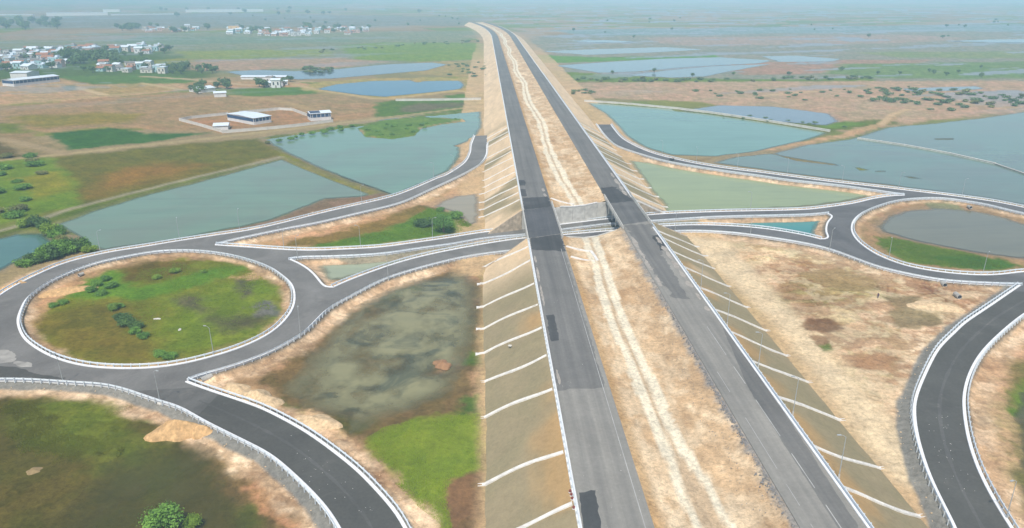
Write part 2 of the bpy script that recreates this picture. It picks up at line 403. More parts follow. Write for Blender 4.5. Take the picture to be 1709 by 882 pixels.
# ponds (outline at the waterline), with water colour
PONDS = {
 'w1': [(-157.9,261.8),(-153.8,278.7),(-142,305.1),(-125.9,330.8),(-110,361),(-103.5,372.5),(-83.4,347.1),(-61.8,320.7),(-45.2,300.6),(-52.7,297),(-65.9,294.7),(-73.24,279.08),(-80.63,263.43),(-94.81,253.05),(-105.89,243.35),(-116.07,238.62),(-127.28,232.92),(-135.08,236.84),(-144.82,248.05)],
 'w2': [(-130.5,429.4),(-111.7,444),(-94.4,466.2),(-79.9,476.7),(-68,495.1),(-49.1,507),(-29.1,516.7),(-2.8,526.6),(-1.9,462.8),(-6.3,423.1),(-13.5,407.4),(-13.2,374.3),(-17.4,344.7),(-25.8,321.5),(-39.2,298.5),(-43.6,303.5),(-62.9,327.4),(-81.6,352.1),(-104.2,385),(-117,406.1)],
 'w3': [(-180.3,246.1),(-168.7,246.94),(-165.7,252.2),(-156.76,251.86),(-146.59,242.9),(-146.1,233.61),(-148.28,225.6),(-149.32,214.92),(-151.33,201.44)],
 'w4': [(-147,657.4),(-136.9,692),(-107.7,717.1),(-71.3,723.3),(-62.8,703.4),(-57.5,715.3),(-23.4,716.6),(-18,683.1),(-20.4,652.8),(-52.3,626),(-81.1,604.9),(-103.1,616.6)],
 'w5': [(-275.6,808.6),(-246.1,826.4),(-204,812.2),(-162.8,829.8),(-117.6,883.7),(-63.5,908.4),(-42.2,880.9),(-62.4,813.3),(-104.1,778.5),(-146.2,741.5),(-179,732.3),(-230,749.8)],
 'w6': [(77.8,568.5),(138.8,529.8),(178,478.9),(207.4,434.4),(181,409),(157,391.2),(140.7,377.6),(120.6,369.4),(96.9,374.7),(87,395.4),(82.9,427.3),(83.9,468.5),(83.8,512.6)],
 'w7': [(128.3,369.1),(151.8,377.2),(176.1,397.1),(211.8,415.1),(252.1,451.4),(291.2,465.5),(335.9,485.3),(381.9,509.8),(484.7,531.9),(241.2,250.2),(221.6,266.7),(215.6,275.4),(206,286.7),(193.7,295.8),(177.1,308.7),(154.5,322.8),(131.9,340.5),(113.4,355.6)],
 'w8': [(72.6,362.6),(82,356.7),(94.8,341.9),(113.5,327.8),(131.1,314.7),(152.1,301.3),(165.2,292.9),(155.8,287.6),(142.6,280.7),(125.5,275.2),(108.01,273.31),(88.66,272.34),(69.84,269.72),(70.62,278.09),(70.5,303.3),(71.8,340.2)],
 'w9': [(78.05,255.4),(86.58,257.71),(102.73,258.64),(126.72,259.3),(118.95,246.66),(114.52,237.93),(104.76,246.12),(93.77,252.24)],
 'w10': [(142.45,250.11),(152,261.1),(163.2,268.8),(177.3,272.5),(189.4,268.7),(196.5,257.9),(199.3,245.9),(199,230.9),(184.53,214.58),(171.22,212.83),(162.87,217.65),(150.88,227.64),(143.53,236.87),(140.37,243.08)],
 'w11': [(-53.88,217.75),(-44.13,218.76),(-33,220.28),(-20.89,223.78),(-28.87,217.38),(-37.05,209.29),(-43.27,203.59),(-47,202.77),(-49.82,209.76)],
 'w12': [(-21.82,281.46),(-17.52,290.18),(-12.85,296.54),(-3.4,302),(-2.52,280.76),(-2.87,259.09),(-7.44,255.57),(-9.97,267.02),(-15.59,275.31)],
 'w13': [(-39.27,172.92),(-35.24,186.34),(-28.3,196.95),(-20.3,204.7),(-9.67,208.29),(-2.71,204.55),(-2.22,179.1),(-3.51,154.96),(-5.94,140.93),(-9.51,134.06),(-16.55,129.21),(-22.18,126.11),(-26.93,122.7),(-30.94,128.61),(-39.2,133.25),(-44.24,138.51),(-43.58,146.31),(-41.79,156.35)],
 'w14': [(-70.26,114.09),(-62.59,118.82),(-55.43,120.51),(-50.78,118.39),(-47.13,110.61),(-41.39,103.82),(-36.19,95.96),(-32.5,85.85),(-63.29,86.97),(-70.21,101.81)],
 'w15': [(104.83,122.56),(113.53,131.52),(125.64,138.78),(108.81,110.3),(91.99,88.83),(87.17,91.46),(94.06,105.46)],
 'w16': [(139.6,524.2),(175.4,549.2),(213.6,541.8),(240.7,506.8),(232.2,474.6),(217.3,459.2),(188.9,476.2),(156.5,515.3)],
 'w17': [(79.9,861.9),(145.2,904.7),(228.9,951.5),(302.6,966.7),(356.1,921.3),(327.1,882.5),(230.6,842.4),(159.7,792.7),(119.7,782.1)],
 'w18': [(143.7,758.1),(202.3,810),(268.6,855.1),(338.5,874.5),(253.1,783.2),(222.6,744.1),(184.1,734.7)],
 'w19': [(77.9,1074.7),(169.6,1117),(275.4,1149.9),(325.4,1099.5),(234.6,1047.4),(137.6,1010.4)],
 'w20': [(363.6,643),(400.1,650.2),(442.9,657.3),(437.2,636.1),(401.1,625.2),(365.1,626.5)],
 'w21': [(363.3,983),(414.3,990.6),(448.9,934.8),(422.7,902.5),(354.3,897.1)],
 'w22': [(788.2,1272.9),(902.2,1318.1),(1077.1,1346.7),(1001,1249.5),(859.6,1224.4)],
 'w23': [(136.4,1312.7),(211.3,1326.4),(264.3,1276.4),(189.2,1248.8)],
}
WCOL = {
 'w1': (0.167,0.252,0.158), 'w2': (0.163,0.275,0.180), 'w3': (0.089,0.190,0.152), 'w4': (0.015,0.128,0.211), 'w5': (0.115,0.170,0.216),
 'w6': (0.161,0.296,0.213), 'w7': (0.151,0.224,0.162), 'w8': (0.302,0.346,0.149), 'w9': (0.062,0.254,0.223), 'w10': (0.195,0.188,0.121),
 'w11': (0.373,0.405,0.256), 'w12': (0.328,0.277,0.173), 'w13': (0.254,0.236,0.116), 'w14': (0.095,0.082,0.017), 'w15': (0.134,0.127,0.060),
 'w16': (0.180,0.223,0.240), 'w17': (0.167,0.238,0.258), 'w18': (0.178,0.232,0.244), 'w19': (0.204,0.246,0.240), 'w20': (0.215,0.250,0.256),
 'w21': (0.186,0.234,0.253), 'w22': (0.198,0.281,0.334), 'w23': (0.199,0.283,0.336),
}
exec_ponds = list(PONDS)
GROUND_PLAN = [
 # (outline, colour, edge softness, edge wander)
 ([(-1260.8,1500.2),(-10,1631.8),(2.3,860.5),(-124.6,753),(-661.8,772.6)], (0.188,0.200,0.103), 25, 60),
 ([(-869.2,1126.1),(-481.3,1112),(-301.5,857.5),(-276,747.8),(-574.1,733.1)], (0.067,0.112,0.015), 15, 30),
 ([(-230.2,1188.4),(-166.8,1270.5),(-8,1249.8),(4.9,946.3),(-78.5,916.2),(-154.7,943.6)], (0.152,0.217,0.018), 6, 10),
 ([(-429.5,1087.8),(-236,1126.2),(-198.1,1017.6),(-293.4,965.8),(-373.2,960.1)], (0.197,0.229,0.036), 8, 20),
 ([(-377.4,951.7),(-189.3,970.8),(-120.9,909.9),(-164.5,838.9),(-307.2,818.2)], (0.337,0.227,0.135), 8, 18),
 ([(-457,891.7),(-384,969.1),(-346.1,926),(-396.6,834.2)], (0.209,0.199,0.019), 8, 18),
 ([(-696.1,1441),(-274.9,1425.7),(-208.9,1287.2),(-570.4,1214.1)], (0.150,0.200,0.111), 10, 20),
 ([(-1531.7,2499.5),(-893.8,3011),(-14.4,2444.1),(-11.2,1857.1),(-1094.4,1776.8)], (0.175,0.169,0.115), 40, 90),
 ([(-944.6,1529.3),(-657.7,1478.2),(-619.6,1366.9),(-830.9,1341.5)], (0.279,0.204,0.114), 10, 20),
 ([(-534.9,680.9),(-405.8,742.1),(-356,687.5),(-293.3,717.9),(-250.9,662.1),(-307.5,589.5),(-433,545.2)], (0.407,0.261,0.127), 4, 8),
 ([(-420.1,763.8),(-330.8,782.9),(-265,716.9),(-280.3,698.4),(-360.5,696.7)], (0.079,0.152,0.019), 5, 10),
 ([(-349.9,669.9),(-315.3,704.4),(-263.3,654.3),(-309.3,617.4)], (0.333,0.232,0.083), 3, 4),
 ([(-380.3,688.4),(-371.8,692.6),(-349.3,661.5),(-355.2,645.6)], (0.215,0.198,0.131), 2, 3),
 ([(-272.8,707.5),(-219.8,715.2),(-159.1,694),(-140.9,658.1),(-201.3,652),(-248.7,670.5)], (0.387,0.230,0.106), 5, 10),
 ([(-219.4,652.7),(-186.2,672.6),(-147,662.5),(-140.2,618.6),(-182.9,605.6),(-206.8,621)], (0.084,0.159,0.015), 4, 6),
 ([(-408.4,512.5),(-350.7,547.9),(-312.6,599.9),(-243.4,641.5),(-197.3,606.1),(-130.3,618.2),(-81.9,568.3),(-75.9,500.4),(-97.4,481.9),(-169.3,445.9),(-210.6,459.6),(-235.8,466.9),(-262.9,449.3),(-310,480.5)], (0.303,0.198,0.087), 4, 8),
 ([(-319.4,509.3),(-277.3,528.5),(-233,521.5),(-235.5,482.3),(-279.5,466.3)], (0.218,0.171,0.026), 8, 14),
 ([(-373.2,465.5),(-312.7,485.1),(-270.1,449.6),(-220.6,388.9),(-231.3,380.4),(-275.5,423.6),(-325.4,402)], (0.259,0.183,0.079), 4, 8),
 ([(-320.5,485.4),(-299.8,482.4),(-277.3,449.9),(-289.3,446.4)], (0.132,0.152,0.015), 4, 6),
 ([(-309.5,424.8),(-275.5,423.6),(-236.8,380.6),(-241.1,366.7),(-268,363.7)], (0.115,0.087,0.027), 3, 5),
 ([(-261.8,447.3),(-234.3,463.6),(-219.8,460),(-204.4,445.2),(-165.7,445.8),(-191.6,415.3),(-223,398.2)], (0.042,0.111,0.015), 2.5, 4),
 ([(-203,492.8),(-171.4,522),(-146.4,537.6),(-122.7,512.3),(-105.2,506.5),(-99.4,484.3),(-157.8,443.5)], (0.331,0.186,0.081), 2, 3),
 ([(-222.4,378.6),(-170.1,411.1),(-131.4,425.5),(-103.9,381.6),(-136.7,324),(-161.1,284.3),(-169.3,269.9),(-181.2,309)], (0.129,0.119,0.015), 4, 6),
 ([(-187.7,341.9),(-166.1,369.5),(-143.9,365.9),(-132.6,358.7),(-149.7,323.4),(-163.6,298.7)], (0.214,0.125,0.020), 10, 16),
 ([(-300.6,368.9),(-244.5,372.3),(-224.5,380.1),(-187.8,330.3),(-162.5,287.8),(-176.3,259.7),(-208.2,245.9)], (0.125,0.191,0.015), 3, 6),
 ([(-211.6,331.2),(-201.7,342.4),(-181.5,319.2),(-185.9,299.5)], (0.222,0.198,0.015), 6, 8),
 ([(-209.2,247.2),(-174.1,256.1),(-159.2,285.1),(-136.7,324),(-104.2,372.8),(-101.9,368.5),(-133.4,315.3),(-154.1,274.9),(-168.67,247.06),(-203.3,239.4)], (0.105,0.136,0.015), 1.5, 2.5),
 ([(-120.8,417.9),(-104.1,384.6),(-69.5,334),(-40.5,298.9),(-37.84,293.16),(-42.4,294.26),(-67.6,323.7),(-103.4,370)], (0.185,0.169,0.015), 1.5, 3),
 ([(-133.1,425.6),(-80.7,474.4),(-8.5,538.3),(-1.5,529.5),(-28.7,508.9),(-48.4,499.4),(-78.9,463.3),(-110.7,439.8),(-127.9,425.4)], (0.110,0.151,0.015), 2.5, 6),
 ([(-79.3,461.2),(-67.1,487.8),(-44.6,501.7),(-15.1,493.2),(-13.3,483.5),(-28.4,472.5),(-40.2,457.6),(-42.5,433.5),(-53.8,424.5),(-69.6,430.7)], (0.106,0.180,0.015), 2.0, 8),
 ([(-75.9,500.4),(-82.8,568.3),(-69.6,580.9),(-4.4,588.6),(-1.5,535.2),(-45.2,509.5),(-74.4,497.8)], (0.080,0.146,0.015), 2.5, 5),
 ([(-61.7,549.1),(-49.9,567.1),(-8.8,565.6),(-13,547.3),(-46.5,525.6),(-62.9,520.7)], (0.131,0.118,0.056), 5, 8),
 ([(-33.8,607.4),(-4.6,625),(5.6,636.4),(4.7,546.6),(-22.8,572.6)], (0.086,0.162,0.015), 3, 6),
 ([(-159.9,650.5),(-158.4,703.4),(-121.3,731.7),(-64.1,740.1),(-11.1,738.1),(-7.2,636.9),(-19.9,633.4),(-79.8,588)], (0.344,0.259,0.076), 3, 6),
 ([(-77.8,908.3),(2.6,937.9),(5.3,727.1),(-29.1,749.5),(-72.9,773.5)], (0.305,0.231,0.080), 6, 14),
 ([(-125.91,228.22),(-116.04,238.7),(-105.86,243.45),(-94.8,253.21),(-80.85,264.41),(-73.47,280.24),(-65.9,295.1),(-52.9,298.4),(-43.3,301),(-37.35,293.14),(-49.76,278.53),(-82.65,247.93),(-104.36,239.54),(-124.22,224.74)], (0.208,0.138,0.080), 1.2, 2.5),
 # right
 ([(82,1451.2),(1553.7,1768.6),(600.8,666.3),(76.1,724.5)], (0.225,0.215,0.147), 30, 60),
 ([(65.1,1008),(147.3,967.5),(312.4,999),(303.8,970.9),(138.5,908.3),(68,887.5)], (0.096,0.218,0.019), 4, 8),
 ([(71.4,804.4),(123.6,766.4),(181.9,725.8),(300.5,711.2),(383.3,723.7),(368,693.8),(275.7,692.3),(161.3,687),(74.1,704.5)], (0.115,0.175,0.015), 4, 8),
 ([(264.7,865.4),(345.3,892.9),(453.9,921.4),(557.8,917.6),(444.2,816.7),(320,759.2),(261,750)], (0.315,0.192,0.115), 4, 8),
 ([(410.4,860.1),(530,870.7),(824.5,925),(633.5,704.2),(436.1,711.4),(376.7,734.7),(350.7,758.1)], (0.133,0.196,0.050), 8, 18),
 ([(515.1,1032),(753.5,1044.7),(980.9,1106),(839.3,942.3),(628.1,932.2),(531.8,953.5)], (0.188,0.220,0.074), 10, 20),
 ([(272.2,1369.1),(809.1,1465.4),(898.9,1346.3),(678.8,1224.7),(313.7,1155.5)], (0.321,0.234,0.164), 10, 25),
 ([(160.4,1676.7),(856.7,1825.4),(1384.7,1943.4),(1391.2,1580.7),(856.1,1552),(218.5,1446.2)], (0.188,0.251,0.227), 20, 60),
 ([(62.5,642.4),(83.7,689.8),(163.4,696.4),(334.1,695),(507,693.6),(625,694.3),(477.3,523.5),(381.9,509.9),(318.2,483.5),(251.9,451.2),(223.3,431.6),(210.6,444.3),(200,505.8),(161.8,565.8),(79.5,592.5)], (0.394,0.262,0.153), 4, 8),
 ([(141.7,541.6),(178.5,517.3),(205.7,468.5),(266.1,478.1),(266.5,464),(205.3,432.3),(173.9,467.4),(135.4,516.2)], (0.115,0.136,0.015), 4, 7),
 ([(217.3,468.1),(238.9,472),(246.1,462.5),(219.9,448.1),(208.7,448.5)], (0.111,0.187,0.015), 2.5, 4),
 ([(136.9,375.8),(176,405.4),(209.8,426.2),(264.8,475.7),(293.2,513.2),(289.9,502.5),(258,459.8),(214.2,420.3),(175.9,396.8),(153.9,382.9)], (0.431,0.270,0.129), 1.5, 3),
 # between the ramps and the highway
 ([(-90.06,235.88),(-71.04,251.64),(-48.58,271.07),(-24.9,301.3),(-11.3,329.6),(-3.1,341.2),(-1.34,292.76),(-1.3,250.5),(-22.99,237.85),(-50,230.16),(-74.45,233.47)], (0.471,0.286,0.138), 2, 4),
 ([(-68.61,233.87),(-60.83,243.78),(-42.33,259.24),(-26.46,280.24),(-20.42,278.31),(-9.4,263.34),(-6.92,252.13),(-23.2,240.44),(-42.46,232.3)], (0.195,0.133,0.029), 2.5, 5),
 ([(-61.88,230.59),(-51.64,238.89),(-36.72,249.69),(-27.58,266.33),(-23.61,280.13),(-11.9,270.54),(-4.82,256.4),(-1.31,253.36),(-10.95,243.96),(-34.79,234.49),(-50.12,230.76)], (0.088,0.169,0.015), 1.6, 4),
 ([(-63.81,222.54),(-52.18,221.55),(-33.34,223.12),(-2.52,237.1),(-0.48,233.24),(-32.08,213.22),(-44.38,200.26),(-47.88,200.39)], (0.189,0.156,0.076), 1.2, 2),
 # left island
 ([(-121.97,176.91),(-107.88,160.46),(-96.2,152.83),(-84.81,150.13),(-71.09,151.34),(-60.03,158.4),(-52.73,171.84),(-53.46,188.16),(-61.77,207.16),(-80.66,224.28),(-97.23,229.51),(-115.4,224.42),(-126.03,211.5),(-128.27,195.61)], (0.372,0.227,0.108), 1, 2),
 ([(-116.73,174.89),(-105.37,161),(-94.74,153.94),(-81.25,151.14),(-67.83,155.03),(-58.53,165.79),(-55.32,177.09),(-58.05,192.61),(-68.16,210.91),(-81.9,219.87),(-97.68,222.1),(-111.14,214.54),(-116.71,203.84),(-120.41,188.53)], (0.165,0.168,0.015), 1.6, 4),
 ([(-114.63,173.03),(-115.47,182.34),(-106.66,190.1),(-94.89,185.56),(-83.81,163.41),(-78.39,153.93),(-91.68,153.24),(-101.87,158.39)], (0.148,0.118,0.015), 6, 10),
 ([(-111.58,213.52),(-104.61,220.7),(-93.25,220.28),(-88.27,211.65),(-99.11,203.2),(-107.03,203.49)], (0.130,0.090,0.015), 3, 5),
 ([(-119.43,193.98),(-118.47,203.9),(-113.85,212.58),(-106.85,203.48),(-98.85,198.55),(-87.71,210.11),(-77.1,216.46),(-73.96,212.15),(-83.67,198.91),(-95.06,189.68),(-107.07,190.96)], (0.109,0.205,0.015), 2, 4),
 ([(-90.08,189.5),(-81.71,193.47),(-69.19,202.11),(-60.06,197.14),(-56.53,169.15),(-63.94,155.79),(-76.85,156.86)], (0.148,0.194,0.015), 5, 8),
 ([(-85.44,190.17),(-81.39,192.59),(-74.79,180.86),(-76.48,179)], (0.110,0.097,0.044), 3, 4),
 ([(-73.89,203.23),(-70.89,203.12),(-66.5,192.92),(-67.71,188.68)], (0.105,0.087,0.048), 2, 3),
 ([(-64.58,183.65),(-61.91,188.47),(-56.4,186.19),(-55.14,178.22),(-60.35,177.27)], (0.131,0.133,0.103), 1.5, 3),
 ([(-71.88,174.71),(-65.42,178.59),(-58.56,176.45),(-59.76,169.96),(-67.1,169.53)], (0.092,0.080,0.033), 4, 5),
 ([(-121.38,184.52),(-124.72,199.49),(-121.47,206.4),(-116.71,203.84),(-117.82,199.24),(-117.95,188.44),(-118.66,182.46)], (0.505,0.289,0.139), 1.2, 3),
 ([(-75.7,206.19),(-69.99,210.98),(-64.61,205.79),(-67.71,203),(-74.2,204.2)], (0.529,0.313,0.161), 1.0, 2),
 # centre marsh
 ([(-66.45,144.01),(-53.41,153.02),(-44.06,166.96),(-39.62,183.54),(-30.48,200.69),(-16.49,212.66),(-2.44,221.43),(-1.97,199.65),(-1.57,94.23),(-0.83,84.27),(-6.95,84.5),(-12.22,94.61),(-18.37,105.67),(-29.2,119.56),(-41.89,129.49),(-51.95,134.94)], (0.400,0.236,0.117), 1.5, 3),
 ([(-48.91,141.8),(-44.4,155.68),(-39.07,172.06),(-33.74,187.44),(-26.54,196.83),(-16.85,207.02),(-7.88,209.74),(-2.37,208.51),(-1.78,151.13),(-1.44,84.29),(-4.33,84.4),(-7.46,94.44),(-9.58,97.64),(-19.25,112.58),(-25.78,119.43),(-30.37,125.78),(-33.41,129.18),(-42.77,132.96)], (0.154,0.100,0.033), 2.5, 6),
 ([(-24.65,119.39),(-20.7,123.94),(-13.92,126.92),(-1.58,128.47),(-1.52,109.27),(-6.86,107.24),(-7.35,102.07),(-4.33,84.4),(-6.95,84.5),(-7.97,95.02),(-11.65,99.18),(-17.53,107.29)], (0.167,0.217,0.015), 1.6, 3),
 ([(-30.99,129.09),(-26.15,128.92),(-21.02,126.52),(-24.8,120.39),(-27.96,122.13)], (0.095,0.084,0.015), 2, 4),
 ([(-6.86,107.24),(-1.51,108.75),(-1.18,84.28),(-3.89,84.38),(-7.35,102.07)], (0.173,0.091,0.036), 0.8, 1.4),
 ([(-46.68,133.8),(-43.33,135.11),(-38.79,131.65),(-42,129.94)], (0.077,0.116,0.015), 1, 2),
 ([(-13.16,151.55),(-11.28,155.08),(-8.4,153.76),(-7.51,148.45),(-10.77,145.76)], (0.301,0.161,0.073), 1.5, 2),
 ([(-4.93,155.77),(-1.66,157.21),(-1.64,149.38),(-4.81,150.07)], (0.093,0.140,0.015), 1.2, 2),
 ([(-5.73,133.98),(-1.6,136.27),(-1.57,128.02),(-5.56,127.72)], (0.077,0.126,0.015), 1.2, 2),
 ([(-32.08,187.38),(-29.54,193.33),(-21.51,198.49),(-19.54,195.66),(-27.26,188.47)], (0.066,0.121,0.015), 1.5, 3),
 ([(-42,129.94),(-37.46,131.14),(-32.58,128.04),(-30.55,123.67),(-25.69,118.84),(-28.81,120.54),(-37.48,126.04)], (0.581,0.387,0.193), 0.8, 2),
 # lower left
 ([(-132.31,144.84),(-80.52,140.9),(-63.17,132.08),(-47.41,120.22),(-38.91,113.65),(-30.08,102.9),(-25.91,97.94),(-20.09,84.97),(-29.71,85.33),(-36.96,95.52),(-46.93,111.8),(-66.38,128.18),(-126.93,137.68)], (0.352,0.217,0.105), 1.5, 3),
 ([(-127.67,138.67),(-102.53,137.75),(-83.67,137.06),(-73.02,134.76),(-68.77,128.26),(-58.79,120.63),(-51.49,119),(-48.09,112.73),(-42.69,104.94),(-36.01,95.48),(-30.59,85.36),(-89.24,87.5)], (0.095,0.077,0.015), 1.5, 3),
 ([(-98.18,136.63),(-83.55,136.82),(-73.08,134.06),(-65.41,119.89),(-69.69,110.89),(-82.14,120.5),(-95.03,129.22)], (0.128,0.154,0.015), 4, 6),
 ([(-71.97,120.13),(-62.52,118.82),(-54.84,110.35),(-57.35,103.9),(-64.66,109.01)], (0.104,0.123,0.015), 5, 7),
 ([(-51.54,112.86),(-48.42,116.4),(-42.64,111.64),(-35.13,103.09),(-30.04,94.17),(-35.32,93.02),(-41.25,100.26)], (0.162,0.104,0.035), 1.5, 3),
 ([(-43.47,101.09),(-39.72,101.71),(-34.39,92.98),(-40.92,93.22)], (0.096,0.104,0.015), 2, 3),
 ([(-43.2,106.57),(-38.25,107.22),(-32.37,99.94),(-29.82,95.26),(-33.16,95.38),(-38.29,100.16)], (0.379,0.198,0.089), 1.0, 2.5),
 # right of the highway
 ([(61.58,246.8),(75.6,242.84),(92.53,236.22),(105.95,228.12),(116.12,213.2),(125.86,198.35),(139.36,191.69),(152.88,189.37),(133.9,174.03),(115.88,159.43),(100.73,143.93),(87.94,127.03),(79.63,110.8),(74.69,96.04),(68.33,81.75),(63.08,81.94),(69.7,123.21),(73.19,167.97),(72.63,212.07)], (0.483,0.323,0.176), 1.2, 2),
 ([(75.62,235.54),(91.18,232.41),(102.3,219.32),(112.65,207.95),(103.26,195.82),(86.57,198.82),(76.38,211.93)], (0.590,0.415,0.219), 3, 6),
 ([(87.64,211.52),(98.77,215.49),(110.15,210.7),(110.23,202.89),(94.28,199.99),(86.62,203.75)], (0.345,0.191,0.081), 4, 8),
 ([(90.95,196.26),(107.23,196.62),(114.95,190.75),(103.81,182.43),(87.96,176.89),(83.93,183.15)], (0.293,0.199,0.075), 4, 10),
 ([(110.55,183.02),(119.67,183.54),(118.89,177.76),(110.72,176.45)], (0.224,0.155,0.067), 2, 4),
 ([(106.19,173.49),(112.76,177.18),(117.7,171.53),(117.01,166.37),(108.13,163.14),(104.53,165.03)], (0.210,0.150,0.064), 1.5, 4),
 ([(79.84,165.93),(83.48,170.15),(88.93,169.95),(89.72,164.51),(84.71,162.27),(79.89,163.48)], (0.165,0.080,0.030), 0.8, 1.5),
 ([(79.97,160.07),(83.08,159.29),(82.25,154.15),(79.26,153.32)], (0.210,0.109,0.044), 0.8, 1.2),
 ([(79.65,154.88),(82.52,156.05),(81.69,152.92),(79.43,152.39)], (0.076,0.140,0.015), 0.6, 1),
 ([(84.68,147.98),(92.75,151.29),(95.08,147.6),(88.3,142.7),(83.71,144.55)], (0.335,0.176,0.075), 3, 5),
 ([(81.6,124.99),(85.24,127.13),(77.65,110.87),(71.94,99.18),(73.85,107.4),(76.12,114.73)], (0.334,0.172,0.075), 1, 2),
 ([(70.6,161.08),(74.27,148.36),(74.19,127.53),(71.16,107.49),(68.09,97.78),(68.14,105.87),(69.28,127.71),(68.46,151.56)], (0.582,0.435,0.247), 2, 5),
 # right island
 ([(132.44,247.04),(144.1,264),(164,279.4),(185.3,283.2),(198.8,272),(210.2,251.5),(201.59,218.61),(171.97,200.63),(148.36,199.5),(133.74,205.09),(126.05,221.36)], (0.345,0.210,0.101), 1, 2),
 ([(134.93,235.98),(141.78,233.77),(149.77,225.91),(159.76,216.08),(165.69,207.07),(159.15,203.65),(144.78,204.69),(133.94,208.76),(130.65,220.61)], (0.108,0.152,0.015), 1.2, 2.5),
 ([(143.33,214.98),(159.4,215.53),(165.33,206.55),(159.49,204.15),(149.1,205.57)], (0.061,0.141,0.015), 1.5, 3),
 ([(177.1,280.7),(189.6,276.7),(186.7,268.2),(174.1,271.2)], (0.208,0.200,0.091), 1, 2),
 # lower right
 ([(108.86,141.4),(128.49,158.97),(138.88,167.39),(191.25,192.61),(94.59,80.79),(80.58,81.3),(83.11,91.41),(87.23,105.17),(95.72,122.26)], (0.459,0.291,0.146), 1, 2),
 ([(116.25,141.13),(124.09,146.54),(141.35,152),(91.53,88.39),(85.01,88.63),(90.19,100.09),(101.44,117.82)], (0.192,0.149,0.046), 2, 5),
 ([(111.6,133.39),(118.27,138.34),(123.09,135.53),(111.86,123.88),(106.41,124.08)], (0.113,0.165,0.015), 1.5, 3),
]
PATHS = [  # pale tracks and dykes: line, half width, colour
 ([(-262.6,355.7),(-244.5,372.3),(-218.2,387.3),(-173.1,419),(-136.9,444.7),(-96,475),(-45.6,514.7),(-3.3,549.9)], 2.6, (0.378,0.288,0.138)),
 ([(-185,241.2),(-172.9,254),(-166.6,269.1),(-158.8,289),(-137.2,325.1),(-119.2,353),(-104.9,375.7)], 1.7, (0.293,0.259,0.163)),
 ([(-375.1,521.5),(-361.7,566),(-329.8,597.1),(-306.9,617.3),(-287.4,639.2)], 3, (0.383,0.282,0.120)),
 ([(-357.8,670.2),(-311.1,621.1)], 3, (0.526,0.387,0.200)),
 ([(-318.1,704.5),(-263.3,654.3)], 3, (0.466,0.349,0.168)),
 ([(-339.5,760.8),(-274.3,727.1),(-211.5,686.8),(-163.3,713.2)], 4, (0.445,0.326,0.179)),
 ([(-209.3,613.8),(-169.4,591.2),(-136.9,551.8),(-111.2,511.9)], 4, (0.363,0.245,0.105)),
 ([(-174.5,690),(-147.8,654.2),(-101.5,606.2),(-80.1,589.7),(-51.1,611.7),(-25.1,637.5),(-9.6,621.4)], 3.5, (0.463,0.329,0.150)),
 ([(-279.9,430.9),(-257.8,416),(-219,385.8)], 3.5, (0.339,0.246,0.126)),
 ([(227.2,597.8),(279.9,622.4)], 2.5, (0.499,0.350,0.181)),
 ([(252.7,460),(279.7,497.6),(304.1,521.2)], 2.2, (0.515,0.352,0.186)),
]

LAND = [
 ([(-79,459),(-67.1,487.8),(-44.6,501.7),(-15.1,493.2),(-13.3,483.5),(-28.4,472.5),(-40.2,457.6),(-42.5,433.5),(-53.8,424.5),(-69.6,430.7)], 0.1, None),
 ([(-18.3,402.2),(-3.5,413.7),(-2.8,406.7),(-13.3,400.3)], -0.2, (0.399,0.230,0.102)),
 ([(-133.1,425.6),(-81,476.7),(-8.5,538.3),(-1.5,529.5),(-28.8,511.5),(-48.6,501.9),(-79.6,467.7),(-111.2,441.8),(-127.9,425.4)], 0.1, None),
 ([(150,376.9),(159.5,364.7),(173.2,350.3),(172.8,346.3),(156.6,357.7)], -0.3, (0.184,0.146,0.055)),
 ([(179.3,344.7),(182,340.8),(183.6,336.9),(178.5,335.8)], -0.3, (0.159,0.161,0.017)),
 ([(185.9,335.6),(190.4,335.4),(189.2,333),(184.6,333.1)], -0.34, (0.123,0.130,0.071)),
 ([(192.1,325.6),(197.2,323.1),(199.1,318.4),(194,319.8)], -0.34, (0.097,0.108,0.056)),
 ([(102.4,359.7),(114.5,364.9),(114,362),(102.8,355.5)], -0.3, (0.220,0.160,0.080)),
 ([(261.2,414.9),(272.4,414.5),(269.1,409.1),(258.1,409.5)], -0.34, (0.119,0.129,0.086)),
 ([(-64.58,183.65),(-61.91,188.47),(-56.4,186.19),(-55.14,178.22),(-60.35,177.27)], -0.2, None),
]
